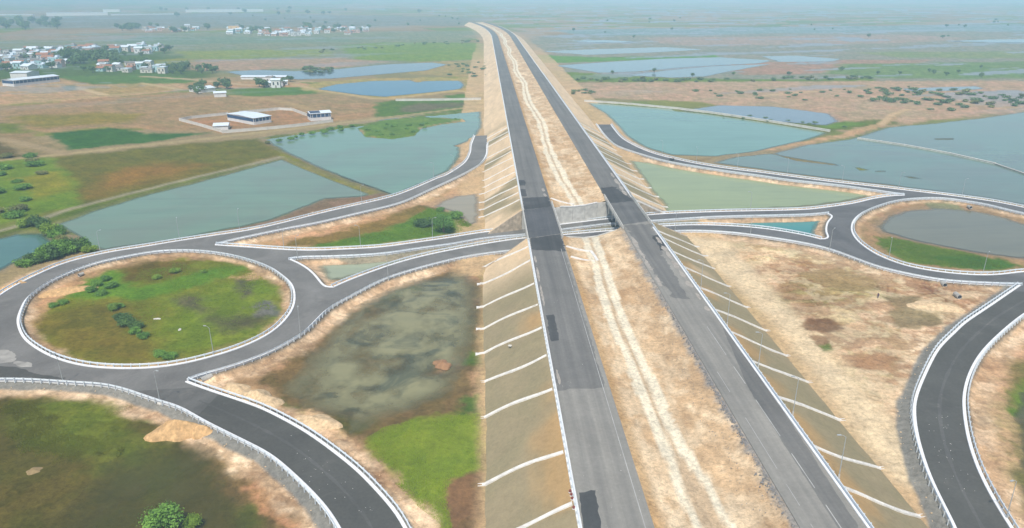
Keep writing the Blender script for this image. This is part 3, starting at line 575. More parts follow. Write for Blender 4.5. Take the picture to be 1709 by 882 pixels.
# ------------------------------------------------------------------ terrain: one sheet, finer near the camera, out to the horizon
def build_ground():
    na = 980
    ang = np.linspace(math.radians(-62), math.radians(62), na)
    ang = np.tan(ang * 0.78) / np.tan(math.radians(62 * 0.78)) * math.radians(62)      # a little finer towards the middle
    ang = np.sort(ang) + math.radians(2.09)
    th = math.radians(20.494); F = 1220.0
    ypx = np.concatenate([np.linspace(905, 120, 470), np.linspace(119, 0, 110)])
    v = (ypx - 441) / F
    d1 = CAM_Z * (np.cos(th) - v * np.sin(th)) / (np.sin(th) + v * np.cos(th))
    rad = np.concatenate([np.linspace(8, d1[0] * 0.97, 26), d1, np.geomspace(d1[-1] * 1.06, 16000, 14)])
    nr = len(rad)
    A, R = np.meshgrid(ang, rad)
    # rows are straight lines across the view near the axis, arcs outside: keep simple arcs
    c = np.cos(np.clip(ang - math.radians(2.09), -math.radians(40), math.radians(40)))[None, :]
    R = R / c
    X = (R * np.sin(A)).ravel().astype(np.float32); Y = (R * np.cos(A)).ravel().astype(np.float32)
    n = X.size
    # colour ---------------------------------------------------------------
    D = np.hypot(X, Y)
    w1 = fbm(X / 9, Y / 9, 3) - 0.5; w2 = fbm(X / 9 + 50, Y / 9 + 31, 3) - 0.5
    big = fbm(X / 90, Y / 90, 4)
    # patchwork of far fields
    u = (X * 0.94 + Y * 0.33); q = (Y * 0.94 - X * 0.33)
    sx = 60 + 0 * u; 
    fid = (np.floor(u / 170 + 0.8 * vnoise(q / 400, u / 900)) * 57 + np.floor(q / 75 + 0.9 * vnoise(u / 300, q / 800)) * 131).astype(np.int64)
    h = _T[fid & 255, (fid >> 3) & 255]
    pal = np.array([(0.257,0.166,0.065), (0.175,0.194,0.015), (0.304,0.206,0.103), (0.120,0.174,0.015), (0.215,0.182,0.071), (0.333,0.232,0.132)], np.float32)
    base = pal[(h * 5.99).astype(int)]
    mean = np.array((0.223,0.190,0.065), np.float32)
    k = (0.55 + 0.45 * sstep(300, 1200, D))[:, None]
    col = mean * (1 - k) + base * k
    col = col * (0.86 + 0.28 * big)[:, None]
    wet = np.zeros(n, np.float32)
    pd = np.zeros(n, np.float32)
    side = sstep(60, 160, X - bend(Y)) + 0.5 * sstep(60, 200, bend(Y) - X)
    pd = sstep(0.585, 0.605, fbm(u / 150 + 3, q / 30, 4, 0.55)) * sstep(560, 800, D) * (1 - sstep(3500, 5000, D)) * np.clip(side, 0, 1)
    def region(margin, pts):
        P = np.array(pts); 
        return np.where((X > P[:, 0].min() - margin) & (X < P[:, 0].max() + margin) & (Y > P[:, 1].min() - margin) & (Y < P[:, 1].max() + margin))[0]
    for pts, cc, soft, wander in GROUND_PLAN:
        idx = region(soft + wander * 1.5, pts)
        if len(idx) == 0: continue
        px = X[idx]; py = Y[idx]
        dd = sdf(px, py, pts)
        sc = max(3.0, wander * 1.6)
        dd = dd + wander * 2.0 * (fbm(px / sc + 3, py / sc, 4, 0.6) - 0.5) + min(2.0, wander) * 0.9 * (fbm(px / 1.3, py / 1.3, 3, 0.7) - 0.5)
        a = (1 - sstep(-soft, soft, dd))[:, None]
        c0 = np.array(cc, np.float32) * (0.84 + 0.32 * fbm(px / 7, py / 7, 4, 0.6))[:, None]
        # hue drift inside a field
        hv = (fbm(px / 23 + 9, py / 23, 3) - 0.5)[:, None]
        c0 = c0 * (1 + hv * np.array([0.35, 0.05, 0.1], np.float32))
        tp = sstep(0.47, 0.55, fbm(px / 5 + 13, py / 5, 5, 0.66)) - 0.5; tq = sstep(0.52, 0.57, fbm(px / 2.1, py / 2.1 + 40, 4, 0.66)) - 0.3
        c0 = c0 * (1 + tp[:, None] * np.array([0.20, 0.12, 0.22], np.float32)) * (1 + 0.10 * tq[:, None])
        col[idx] = col[idx] * (1 - a) + c0 * a
    for pts, hw, cc in PATHS:
        idx = region(hw * 3 + 4, pts)
        dd = ldist(X[idx] + w1[idx] * 1.5, Y[idx] + w2[idx] * 1.5, catmull(pts, 12.0))
        res = np.maximum(hw * 0.5, D[idx] * 0.0012)
        a = (1 - sstep(hw - res, hw + res, dd))[:, None] * 0.9
        col[idx] = col[idx] * (1 - a) + np.array(cc, np.float32) * a
    pm = (pd * 0.85)[:, None]; col = col * (1 - pm) + np.array((0.246,0.289,0.313), np.float32) * pm; wet = np.maximum(wet, pd * 0.6)
    # relief ---------------------------------------------------------------
    near = 1 - sstep(500, 1200, D)
    Z = (0.35 * (fbm(X / 14, Y / 14, 4) - 0.5) + 0.12 * (fbm(X / 2.5, Y / 2.5, 3) - 0.5)) * near
    for kname in exec_ponds:
        pts = PONDS[kname]; idx = region(14, pts)
        if len(idx) == 0: continue
        px = X[idx]; py = Y[idx]; dd = sdf(px, py, pts)
        am = 5.0 if kname in ('w13', 'w14', 'w15') else 2.2
        if kname in ('w4', 'w6', 'w9'): am = 1.0
        dn = dd + am * (fbm(px / 6 + 7, py / 6, 4, 0.6) - 0.5)
        shore = -0.4 + np.clip(dn, -30, 30) * (0.10 if kname in ('w13', 'w14') else 0.16)
        floor = -1.6
        if kname in ('w13', 'w14', 'w15'): floor = -0.92 + 1.5 * (fbm(px / 7 + py / 19, py / 9 - px / 16, 5, 0.6) - 0.5)
        tgt = np.where(dn < 0, np.maximum(shore, floor), np.minimum(shore, 0.05))
        t = 1 - sstep(3.0, 9.0, dn)
        zi = Z[idx] * (0.25 + 0.75 * sstep(0, 5, dn)); Z[idx] = zi * (1 - t) + (tgt + 0.2 * zi) * t
        s = (1 - sstep(0.2, 3.2, np.abs(dn - 0.6)))[:, None] * (0.0 if kname in ('w13', 'w14', 'w15') else 0.5)
        mud = np.array((0.20, 0.165, 0.12), np.float32)
        col[idx] = col[idx] * (1 - s) + (col[idx] * 0.35 + mud * 0.65) * s
        wet[idx] = np.maximum(wet[idx], (1 - sstep(0.0, 3.0, dn)) * 0.7)
    # weed beds on the marsh floor and islets standing above the water
    pts = PONDS['w13']; idx = region(2, pts); px = X[idx]; py = Y[idx]
    ins = 1 - sstep(-6, 1, sdf(px, py, pts))
    up = sstep(0.50, 0.66, fbm(px / 8 + py / 17 + 4, py / 7 - px / 15, 5, 0.62)) * ins * 0.85
    wc = np.array((0.044,0.047,0.018), np.float32) * (0.8 + 0.5 * fbm(px / 3, py / 3, 3))[:, None]
    col[idx] = col[idx] * (1 - up[:, None]) + wc * up[:, None]
    for pts, zl, cc in LAND:
        idx = region(6, pts); px = X[idx]; py = Y[idx]
        dd = sdf(px, py, pts) + 2.0 * (fbm(px / 5, py / 5, 3) - 0.5) * min(1.0, zl + 0.5); t = 1 - sstep(-1.0, 2.5, dd)
        Z[idx] = Z[idx] * (1 - t) + zl * t
        if cc is not None: col[idx] = col[idx] * (1 - t[:, None]) + np.array(cc, np.float32) * t[:, None] * (0.8 + 0.4 * fbm(px / 4, py / 4, 3))[:, None]
    # ramps stand on low banks: grey verge, sandy flank
    for poly, hole in ((road_left, isl_l), (road_right, isl_r)):
        idx = region(22, poly); px = X[idx]; py = Y[idx]
        dd = sdf(px, py, poly[::2]); dh = sdf(px, py, hole[::2])
        dd = np.where(dh < 0, np.maximum(dd, -dh), dd)
        nz = fbm(px / 5, py / 5, 4, 0.6) - 0.5
        bank = 0.70 - np.maximum(dd - 1.0, 0) * (0.46 + 0.15 * nz)
        Z[idx] = np.where(dd < 6.0, np.maximum(Z[idx], bank), Z[idx])
        s = (1 - sstep(np.where(dh < 0, 1.6, 3.5), np.where(dh < 0, 4.6, 7.0), dd + np.where(dh < 0, 4.0, 5.0) * nz))[:, None]
        sand = np.array((0.575,0.396,0.235), np.float32) * (0.74 + 0.50 * fbm(px / 3.2, py / 3.2, 4, 0.65))[:, None]
        cr = sstep(0.49, 0.55, fbm(px / 4.5 + 61, py / 4.5, 5, 0.66)); sand = sand * (1 + (cr - 0.45)[:, None] * np.array([0.26, 0.32, 0.40], np.float32))
        ln = fbm(px / 26 + 40, py / 26, 3)[:, None]
        patchy = fbm(px / 6 + 21, py / 6 + 5, 4, 0.6)[:, None]
        sand = sand * np.where(patchy > 0.5, 1 + 0.7 * (patchy - 0.5) * np.array([1, 1.1, 1.25], np.float32), 1 - 1.3 * (0.5 - patchy) * np.array([0.8, 1.0, 1.15], np.float32))
        sand = sand * (0.85 + 0.3 * ln) * (0.72 + 0.56 * fbm(px / 1.1, py / 1.1, 3, 0.7))[:, None]
        sand = sand * (1 + 0.5 * (fbm(px / 11 + 70, py / 11, 4, 0.6) - 0.5)[:, None] * np.array([0.6, 1.0, 1.3], np.float32))
        Z[idx] += 0.22 * (fbm(px / 1.6, py / 1.6, 3, 0.6) - 0.5) * sstep(1.6, 3.0, dd) * (1 - sstep(7, 12, dd))
        col[idx] = col[idx] * (1 - s) + sand * s
        g = (1 - sstep(0.9, 1.8, dd + 1.2 * nz))[:, None]
        grey = np.array((0.190,0.154,0.107), np.float32) * (0.85 + 0.3 * fbm(px / 2, py / 2, 3))[:, None]
        col[idx] = col[idx] * (1 - g) + grey * g
        wet[idx] *= sstep(2, 5, dd)
    # bare sandy strip along both toes of the highway bank, out to the far bend
    bx = bend(Y)
    for x0, x1 in ((TOE_L - 7.0, TOE_L + 3), (TOE_R - 3, TOE_R + 8.0)):
        m = np.where((Y > 60) & (Y < 1900) & (X - bx > x0 - 8) & (X - bx < x1 + 8))[0]
        xx = X[m] - bx[m]; nz = 9 * (fbm(X[m] / 9, Y[m] / 22, 4) - 0.5)
        cen = (x0 + x1) / 2
        wdt = np.where((cen < 20) & (Y[m] < 205), 1.0, 7.0) + 7 * sstep(330, 480, Y[m]) * (1 - sstep(900, 1300, Y[m]))
        s = (1 - sstep(wdt - 2.0, wdt + 2.0, np.abs(xx - np.where((cen < 20) & (Y[m] < 205), TOE_L + 0.5, cen)) + nz * np.where((cen < 20) & (Y[m] < 205), 0.25, 1.0)))[:, None] * 0.85 * (1 - 0.8 * sstep(700, 1500, Y[m]))[:, None]
        c0 = np.array((0.536,0.366,0.191), np.float32) * (0.75 + 0.45 * fbm(X[m] / 5, Y[m] / 7, 4, 0.65))[:, None]
        col[m] = col[m] * (1 - s) + c0 * s
    # vehicle-churned sand to the right of the highway: curved scrapes
    rp = [(64.87,242.55),(104.7,225.12),(125.33,197.4),(150.55,188.55),(115.88,159.43),(87.7,127.04),(74.08,97.56),(69.39,104.12),(73.19,167.97)]; idx = region(3, rp)
    px = X[idx]; py = Y[idx]; m = 1 - sstep(-4, 2, sdf(px, py, rp))
    zone = 1 - sstep(4, 16, sdf(px, py, [(88.44,203.68),(108.94,208.08),(120.86,195.17),(107.73,180.21),(90.32,174.84),(82.27,183.21)]))
    ra = np.hypot(px - 88, py - 150); ta = np.arctan2(py - 150, px - 88)
    st = fbm(ra / 1.1, ta * 6 + 3 * fbm(px / 14, py / 14, 2), 3, 0.6)
    qx = px + 9 * (fbm(px / 12 + 5, py / 12, 3) - 0.5); qy = py + 9 * (fbm(px / 12, py / 12 + 8, 3) - 0.5)
    br = fbm(qx / 9, qy / 9, 5, 0.62); fi = fbm(qx / 2.2, qy / 2.2, 4, 0.65)
    pale = 1 - sstep(3, 9, np.abs(px - (TOE_R + 5)) + 6 * (br - 0.5))
    kk = 1 + m * (zone * (st - 0.5) * 1.1 + (br - 0.5) * 1.5 * (1 - 0.5 * pale) + (fi - 0.5) * 0.7)
    tone = np.array([0.75, 1.0, 1.25], np.float32)
    rt = np.random.default_rng(5)
    for k in range(26):                       # wheel tracks
        x0 = rt.uniform(76, 140); y0 = rt.uniform(120, 225); hd = rt.uniform(-0.6, 0.9) + (1.2 if k % 3 == 0 else 0); cv = rt.uniform(-0.03, 0.03); ln = [(x0, y0)]
        for q in range(int(rt.uniform(8, 20))):
            hd += cv * 2.5; ln.append((ln[-1][0] + 2.5 * math.cos(hd), ln[-1][1] + 2.5 * math.sin(hd)))
        dl = ldist(px, py, ln); tw = np.exp(-((dl - 0.95) / 0.33) ** 2)
        kk = kk - 0.30 * tw * m * (0.4 + fi); Z[idx] -= 0.06 * tw * m
    col[idx] *= np.clip(1 + (kk - 1)[:, None] * tone, 0.35, 1.5)
    crust = sstep(0.50, 0.56, fbm(qx / 6 + 9, qy / 6, 5, 0.66)) * m * 0.42; scrape = sstep(0.50, 0.57, fbm(qx / 5 + 33, qy / 3.2, 5, 0.64)) * m * 0.6 * (1 - 0.7 * pale)
    col[idx] = col[idx] * (1 - crust[:, None]) + np.array((0.671,0.532,0.333), np.float32) * crust[:, None]
    col[idx] = col[idx] * (1 - scrape[:, None]) + np.array((0.326,0.182,0.088), np.float32) * scrape[:, None]
    col[idx] = col[idx] * (1 - 0.75 * (pale * m)[:, None]) + np.array((0.684,0.543,0.342), np.float32) * (0.75 * pale * m * (0.8 + 0.4 * fi))[:, None]
    Z[idx] += m * (0.3 * zone * (st - 0.5) + 0.7 * (br - 0.5) + 0.3 * (fi - 0.5))
    # wet hollows in the churned ground
    for pts, cc in (([(79.84,165.93),(83.48,170.15),(88.93,169.95),(89.72,164.51),(84.71,162.27),(79.89,163.48)], (0.178,0.089,0.036)), ([(79.97,160.07),(83.08,159.29),(82.25,154.15),(79.26,153.32)], (0.224,0.119,0.051)), ([(106.19,173.49),(112.76,177.18),(117.7,171.53),(117.01,166.37),(108.13,163.14),(104.53,165.03)], (0.224,0.168,0.077)),
                    ([(110.55,183.02),(119.67,183.54),(118.89,177.76),(110.72,176.45)], (0.246,0.174,0.080)), ([(84.68,147.98),(92.75,151.29),(95.08,147.6),(88.3,142.7),(83.71,144.55)], (0.353,0.195,0.093)), ([(79.65,154.88),(82.52,156.05),(81.69,152.92),(79.43,152.39)], (0.076,0.140,0.015)), ([(93.88,203.48),(108.22,206.54),(115.58,195.37),(105.89,186.63),(97.71,191.38)], (0.301,0.205,0.082)),
                    ([(-47.99,219.75),(-33.16,222.02),(-21.99,225.95),(-10.46,230.93),(11.93,239.32),(34.76,247.31),(36.52,244.47),(9.61,238.09),(-6.46,230.48),(-17.24,224.9),(-30.5,215.83),(-43.72,216.85)], (0.223,0.211,0.147)), ([(34.76,247.31),(45.22,250.84),(63.22,254.2),(79.41,256.61),(75.99,252.26),(63.05,250.55),(48.63,246.8),(36.52,244.47)], (0.195,0.202,0.156))):
        ix = region(4, pts); px = X[ix]; py = Y[ix]
        t = (1 - sstep(-0.5, 0.9, sdf(px, py, pts) + 2.2 * (fbm(px / 2.4, py / 2.4, 4, 0.65) - 0.5)))[:, None] * 0.8
        col[ix] = col[ix] * (1 - t) + np.array(cc, np.float32) * t * (0.85 + 0.3 * fbm(px / 1.5, py / 1.5, 3))[:, None]
    # wider grey shoulders beside the two near ramps
    for key, sgn, wdt in (('H_left', 1, 3.2), ('D_lower', 1, 2.6), ('D_upper', 1, 1.6)):
        lnp = lines[key]; idx = region(8, lnp); px = X[idx]; py = Y[idx]
        dd = ldist(px, py, lnp[::2]) + 1.0 * (fbm(px / 4, py / 4, 3) - 0.5)
        g = (1 - sstep(wdt - 0.5, wdt + 0.4, dd))[:, None]
        grey = np.array((0.225,0.213,0.181), np.float32) * (0.85 + 0.3 * fbm(px / 3, py / 3, 3))[:, None]
        col[idx] = col[idx] * (1 - g) + grey * g
    col = np.clip(col, 0.012, 0.85)
    V = np.stack([X, Y, Z.astype(np.float32)], 1)
    i = np.arange((nr - 1) * na).reshape(nr - 1, na)[:, :-1].ravel()
    Fq = np.stack([i, i + na, i + na + 1, i + 1], 1)[:, ::-1]
    me = bpy.data.meshes.new('ground')
    me.vertices.add(n); me.vertices.foreach_set('co', V.ravel())
    nf = len(Fq); me.loops.add(nf * 4); me.loops.foreach_set('vertex_index', Fq.ravel().astype(np.int32))
    me.polygons.add(nf); me.polygons.foreach_set('loop_start', np.arange(0, nf * 4, 4, dtype=np.int32))
    me.polygons.foreach_set('loop_total', np.full(nf, 4, np.int32)); me.polygons.foreach_set('use_smooth', np.ones(nf, bool))
    me.update(calc_edges=True)
    a = me.color_attributes.new('Col', 'FLOAT_COLOR', 'POINT')
    a.data.foreach_set('color', np.concatenate([col, np.ones((n, 1))], 1).astype(np.float32).ravel())
    b = me.attributes.new('wet', 'FLOAT', 'POINT'); b.data.foreach_set('value', wet.astype(np.float32))
    o = link('ground', me, M['ground']); tag(o, 'flat farmland and sandy ground spreading to the hazy horizon', kind='structure')
    # height lookup for scattering
    return X, Y, Z, na, nr
GX, GY, GZ, GNA, GNR = build_ground()

# ------------------------------------------------------------------ water
def offset_poly(pts, d):
    p = np.array(pts); area = 0.5 * np.sum(p[:, 0] * np.roll(p[:, 1], -1) - np.roll(p[:, 0], -1) * p[:, 1])
    nn = normals2(p, True); return p - nn * d * (1 if area > 0 else -1)
WLAB = {
 'w1': 'long grey-green flooded field beside the upper left ramp', 'w2': 'teal flooded field between the farm dyke and the highway bank',
 'w3': 'small dark pond at the left edge below the dyke', 'w4': 'deep blue pond ringed by a sandy bank', 'w5': 'far blue flood water left of the highway',
 'w6': 'teal pond behind the long white wall on the right', 'w7': 'wide grey flood water at the right edge', 'w8': 'pale green triangular pond right of the overpass',
 'w9': 'narrow turquoise pool between the two underpass roads on the right', 'w10': 'grey pond inside the right roundabout', 'w11': 'milky green triangular pool beside the left roundabout',
 'w12': 'beige pool against the left bank beyond the overpass', 'w13': 'murky weedy marsh water below the left highway slope', 'w14': 'dark shallow flood water over grass at the lower left',
 'w15': 'murky water at the lower right edge', 'w16': 'shallow water strip behind the white wall', 'w17': 'long pale paddy water right of the highway', 'w18': 'second pale paddy water beside the brown field',
 'w19': 'far pale paddy strip right of the highway', 'w20': 'small pool in the scrubby plain', 'w21': 'far pale water beside the brown field', 'w22': 'far water strip at the right edge', 'w23': 'thin far water strip right of the highway bend'}
WMAT = {}
for k, pts in PONDS.items():
    c = WCOL[k]
    if k == 'w13': m = water_mat('marsh_water', c, (c[0] * 0.42, c[1] * 0.47, c[2] * 0.52), 0.15, 0.065, (0.49, 0.64), clear=0.7)
    elif k == 'w14': m = water_mat('flood_water', c, (c[0] * 0.9, c[1] * 1.0, c[2] * 0.8), 0.22, 0.05, (0.4, 0.6), clear=1.1)
    elif k in ('w7', 'w2', 'w1'): m = water_mat('water_' + k, c, tuple(x * y for x, y in zip(c, (1.02, 0.86, 0.90))), 0.12, 0.016, (0.42, 0.62))
    else: m = water_mat('water_' + k, c, None, 0.1, 0.02, (0.3, 0.75))
    P = np.array(pts); mg = 6.0
    inb = (GX > P[:, 0].min() - mg) & (GX < P[:, 0].max() + mg) & (GY > P[:, 1].min() - mg) & (GY < P[:, 1].max() + mg)
    idx = np.where(inb)[0]; reach = 4.0 + 0.004 * np.hypot(GX[idx], GY[idx])
    ok = np.zeros(GX.size, bool); ok[idx] = sdf(GX[idx], GY[idx], pts) < reach
    dep = -0.4 - GZ
    g = np.where(ok[:-GNA - 1])[0]; g = g[(g % GNA) < GNA - 1]
    q = np.stack([g, g + 1, g + GNA + 1, g + GNA], 1)
    q = q[ok[q].all(1) & (dep[q].max(1) > -0.03)]
    if len(q) == 0: continue
    u, inv = np.unique(q.ravel(), return_inverse=True)
    me = bpy.data.meshes.new('water'); me.from_pydata(np.stack([GX[u], GY[u], np.full(len(u), -0.4)], 1).tolist(), [], inv.reshape(-1, 4).tolist()); me.update()
    if me.polygons[0].normal.z < 0: me.flip_normals()
    at = me.attributes.new('depth', 'FLOAT', 'POINT'); at.data.foreach_set('value', dep[u].astype(np.float32))
    o = link('water', me, m); tag(o, WLAB[k], kind='structure')

# ------------------------------------------------------------------ interchange roads
def slab(name, outer, holes, z, depth, mat, label):
    loops = [outer] + holes
    v3 = [[Vector((p[0], p[1], 0)) for p in l] for l in loops]
    tri = tessellate_polygon(v3)
    flat = [p for l in loops for p in l]; n = len(flat)
    V = [(p[0], p[1], z) for p in flat] + [(p[0], p[1], z - depth) for p in flat]
    Fc = []
    for t in tri:
        a, b, c = (flat[i] for i in t)
        cr = (b[0]-a[0])*(c[1]-a[1]) - (b[1]-a[1])*(c[0]-a[0])
        Fc.append(tuple(t) if cr > 0 else tuple(t)[::-1])
    s = 0
    for l in loops:
        m = len(l)
        for i in range(m):
            a = s + i; b = s + (i + 1) % m; Fc.append((a, b, b + n, a + n))
        s += m
    o = link(name, mesh(name, V, Fc), mat); tag(o, label, kind='structure'); return o
rl = slab('road', [tuple(p) for p in road_left], [[tuple(p) for p in isl_l]], ROAD_Z, 0.7, M['asphalt_ramp'], 'grey asphalt ramps and roundabout left of the highway')
rr = slab('road', [tuple(p) for p in road_right], [[tuple(p) for p in isl_r]], ROAD_Z, 0.7, M['asphalt_ramp_r'], 'grey asphalt ramps and roundabout right of the highway')
def overlay(par, pts, mat, dz=0.006, jag=0.0):
    p = np.array(pts); p = p + RNG.normal(0, jag, p.shape) if jag else p
    tri = tessellate_polygon([[Vector((a, b, 0)) for a, b in p]])
    me = mesh('asphalt_layer', [(a, b, ROAD_Z + dz) for a, b in p], [tuple(t) for t in tri])
    if sum(f.normal.z * f.area for f in me.polygons) < 0: me.flip_normals()
    return link('asphalt_layer', me, mat, par)
dl = lines['D_lower']; kd = int(np.argmin(np.hypot(dl[:, 0] - lines['D_upper'][0, 0] - 4, dl[:, 1] - lines['D_upper'][0, 1] + 8)))
tone_m = asphalt_mat('ramp_asphalt_blend', (0.132, 0.127, 0.114), None, 0.25, dust_amt=0.3)
overlay(rl, np.concatenate([lines['D_upper'][2:9], dl[max(0, kd - 6):kd + 9] + RNG.normal(0, 0.01, dl[max(0, kd - 6):kd + 9].shape)]), tone_m, 0.003)
overlay(rl, np.concatenate([lines['D_upper'][5:], dl[:kd - 2]]), M['asphalt_new'])
overlay(rr, np.concatenate([lines['H_right'][4:], lines['H_left'][:-3]]), M['asphalt_new'])
def centre_seam(par, la, lb, mat, w=0.28):
    A = resample(np.array(la), 1.0); B = resample(np.array(lb), 1.0); n = 60
    A = A[np.linspace(0, len(A) - 1, n).astype(int)]; B = B[np.linspace(0, len(B) - 1, n).astype(int)]
    c = smooth_line((A + B) / 2, 4); nn = normals2(c); ww = w * (0.5 + RNG.random(n))[:, None]
    overlay(par, np.concatenate([c + nn * ww, (c - nn * ww)[::-1]]), mat, 0.012)
seam_m = asphalt_mat('seam_asphalt', (0.108, 0.104, 0.094), None, 0.2, dust_amt=0.4)
centre_seam(rl, lines['D_upper'][4:], dl[:kd][::-1], seam_m)
centre_seam(rr, lines['H_right'][6:], lines['H_left'][:-6][::-1], seam_m)
ro = simple('dusty_asphalt', (0.34, 0.32, 0.28), 0.95, 0, 0.25, 0.5)
overlay(rl, catmull([(-116.67,156.99),(-112.94,158.07),(-109.52,155.53),(-107.86,152.25),(-109.52,151.45),(-113.32,151.59)], 0.7, True), ro, 0.012, 0.15)
overlay(rl, catmull([(-107.69,151.95),(-103.82,151.24),(-102.4,149.22),(-105.52,149.61)], 0.7, True), ro, 0.012, 0.15)
overlay(rl, catmull([(-112.24,149.85),(-105.19,149.04),(-99.6,146.1),(-91.87,143.69),(-98.29,143.77),(-108.81,144.31)], 0.7, True), M['asphalt_new'], 0.012, 0.1)  # darker triangle at the roundabout's left edge, borrowing the dark ramp asphalt

# kerbs and guard rails ------------------------------------------------------
KERB = [(0.14, -0.3), (0.14, 0.18), (0.08, 0.22), (-0.40, 0.22), (-0.46, 0.18), (-0.46, -0.3)]
def flip(prof): return [(-o, h) for o, h in prof][::-1]
RAILP = [(-0.02, 0.88), (0.07, 0.82), (0.07, 0.74), (-0.02, 0.68), (0.07, 0.62), (0.07, 0.54), (-0.02, 0.48), (-0.05, 0.48), (0.03, 0.55), (0.03, 0.61), (-0.05, 0.68), (0.03, 0.75), (0.03, 0.81), (-0.05, 0.88)]
def make_post_mesh():
    b = MB()
    b.box(-0.07, 0.07, -0.075, -0.05, -0.3, 0.86); b.box(-0.07, 0.07, 0.05, 0.075, -0.3, 0.86); b.box(-0.012, 0.012, -0.05, 0.05, -0.3, 0.858)
    b.box(-0.06, 0.06, 0.0751, 0.19, 0.52, 0.80)
    me = mesh('post', b.v, b.f); me.materials.append(M['steel']); return me
POST = make_post_mesh()

def guard_rail(line, road_side, label, z=ROAD_Z, closed=False, off=0.72, group='steel guard rails along the roads', post_off=0.17, near=165.0, rail_sets=1):
    """line = road edge; road_side=+1 when the road lies left of the line's travel"""
    p = resample(np.array(line), 2.0, closed); nn = normals2(p, closed)
    base = p - nn * off * road_side
    root = empty('guard_rail', (float(base[0, 0]), float(base[0, 1]), z))
    tag(root, label, 'guard rail', group)
    prof = RAILP if road_side > 0 else flip(RAILP)
    v, f = sweep(base, prof, z, closed)
    ox, oy = base[0]
    v = [(a - ox, b - oy, c - z) for a, b, c in v]
    link('rail', mesh('rail', v, f), M['steel'], root)
    far = MB(); cnt = 0
    for i in range(len(p)):
        q = base[i] - nn[i] * post_off * road_side
        ang = math.atan2(nn[i, 1], nn[i, 0]) - math.pi / 2 + (0 if road_side > 0 else math.pi)
        if math.hypot(q[0], q[1]) < near and cnt < 290 and q[1] > 60:
            o = bpy.data.objects.new('post', POST); COL.objects.link(o); o.parent = root
            o.location = (q[0] - ox, q[1] - oy, 0); o.rotation_euler = (0, 0, ang); cnt += 1
        else:
            cs, sn = math.cos(ang), math.sin(ang); b = MB().box(-0.08, 0.08, -0.08, 0.18, -0.3, 0.86)
            far.add([(q[0] - ox + cs * a - sn * e, q[1] - oy + sn * a + cs * e, c) for a, e, c in b.v], b.f)
    if far.v:
        fo = far.build('distant_posts', M['steel'], root); fo['kind'] = 'stuff'
    return root

def kerb(line, road_side, closed=False, z=ROAD_Z, label=None):
    prof = KERB if road_side > 0 else flip(KERB)
    v, f = sweep(np.array(line), prof, z, closed)
    o = link('kerb', mesh('kerb', v, f), M['white_kerb']); tag(o, label, kind='structure'); return o

RAILS = [
 ('A_outer', -1, 'steel guard rail on the outer edge of the upper left ramp and roundabout'),
 ('A_inner', 1, 'steel guard rail on the inner edge of the upper left ramp'),
 ('B_upper', 1, 'steel guard rail on the far side of the left underpass road'),
 ('B_lower', 1, 'steel guard rail on the near side of the left underpass road'),
 ('C_upper', 1, 'steel guard rail beside the milky triangular pool'),
 ('C_lower', 1, 'steel guard rail curving along the sandy edge of the central marsh'),
 ('D_upper', 1, 'steel guard rail on the right edge of the lower left ramp'),
 ('D_lower', 1, 'steel guard rail on the left edge of the lower left ramp'),
 ('E_lower', 1, 'steel guard rail on the inner edge of the upper right ramp'),
 ('E_upper', 1, 'steel guard rail on the lake side of the upper right ramp'),
 ('F_upper', 1, 'steel guard rail beside the pale green pond'),
 ('F_lower', 1, 'steel guard rail on the far side of the turquoise pool'),
 ('G_upper', 1, 'steel guard rail on the near side of the turquoise pool'),
 ('G_lower', 1, 'steel guard rail along the far edge of the churned sand'),
 ('H_left', 1, 'steel guard rail with close posts on the left edge of the lower right ramp'),
 ('H_right', 1, 'steel guard rail on the right edge of the lower right ramp'),
]
def orient(line, poly, hole=None):
    """+1 if the road polygon lies to the left of the line"""
    l = np.array(line); i = len(l) // 2; nn = normals2(l)[i]
    p = l[i] + nn * 1.0
    return 1 if inside((p[0], p[1]), [tuple(q) for q in poly]) else -1
for key, _, lab in RAILS:
    poly = road_left if key[0] in 'ABCD' else road_right
    s = orient(lines[key], poly)
    guard_rail(lines[key], s, lab)
    kerb(lines[key], s, label=lab.replace('steel guard rail', 'white painted kerb'))
for key in ('C_nose', 'G_nose'):
    s = orient(lines[key], road_left if key[0] == 'C' else road_right)
    kerb(lines[key], s, label='white painted kerb round the nose of the %s pool' % ('milky triangular' if key[0] == 'C' else 'turquoise'))
def island_side(isl):
    nn = normals2(isl, True)[0]; p = isl[0] + nn
    return -1 if inside((p[0], p[1]), [tuple(q) for q in isl]) else 1
guard_rail(isl_l, island_side(isl_l), 'steel guard rail ring round the green left roundabout island', closed=True)
guard_rail(isl_r, island_side(isl_r), 'steel guard rail ring round the right roundabout island with its pond', closed=True)
kerb(isl_l, island_side(isl_l), True, label='white painted kerb round the left roundabout island')
kerb(isl_r, island_side(isl_r), True, label='white painted kerb round the right roundabout island')

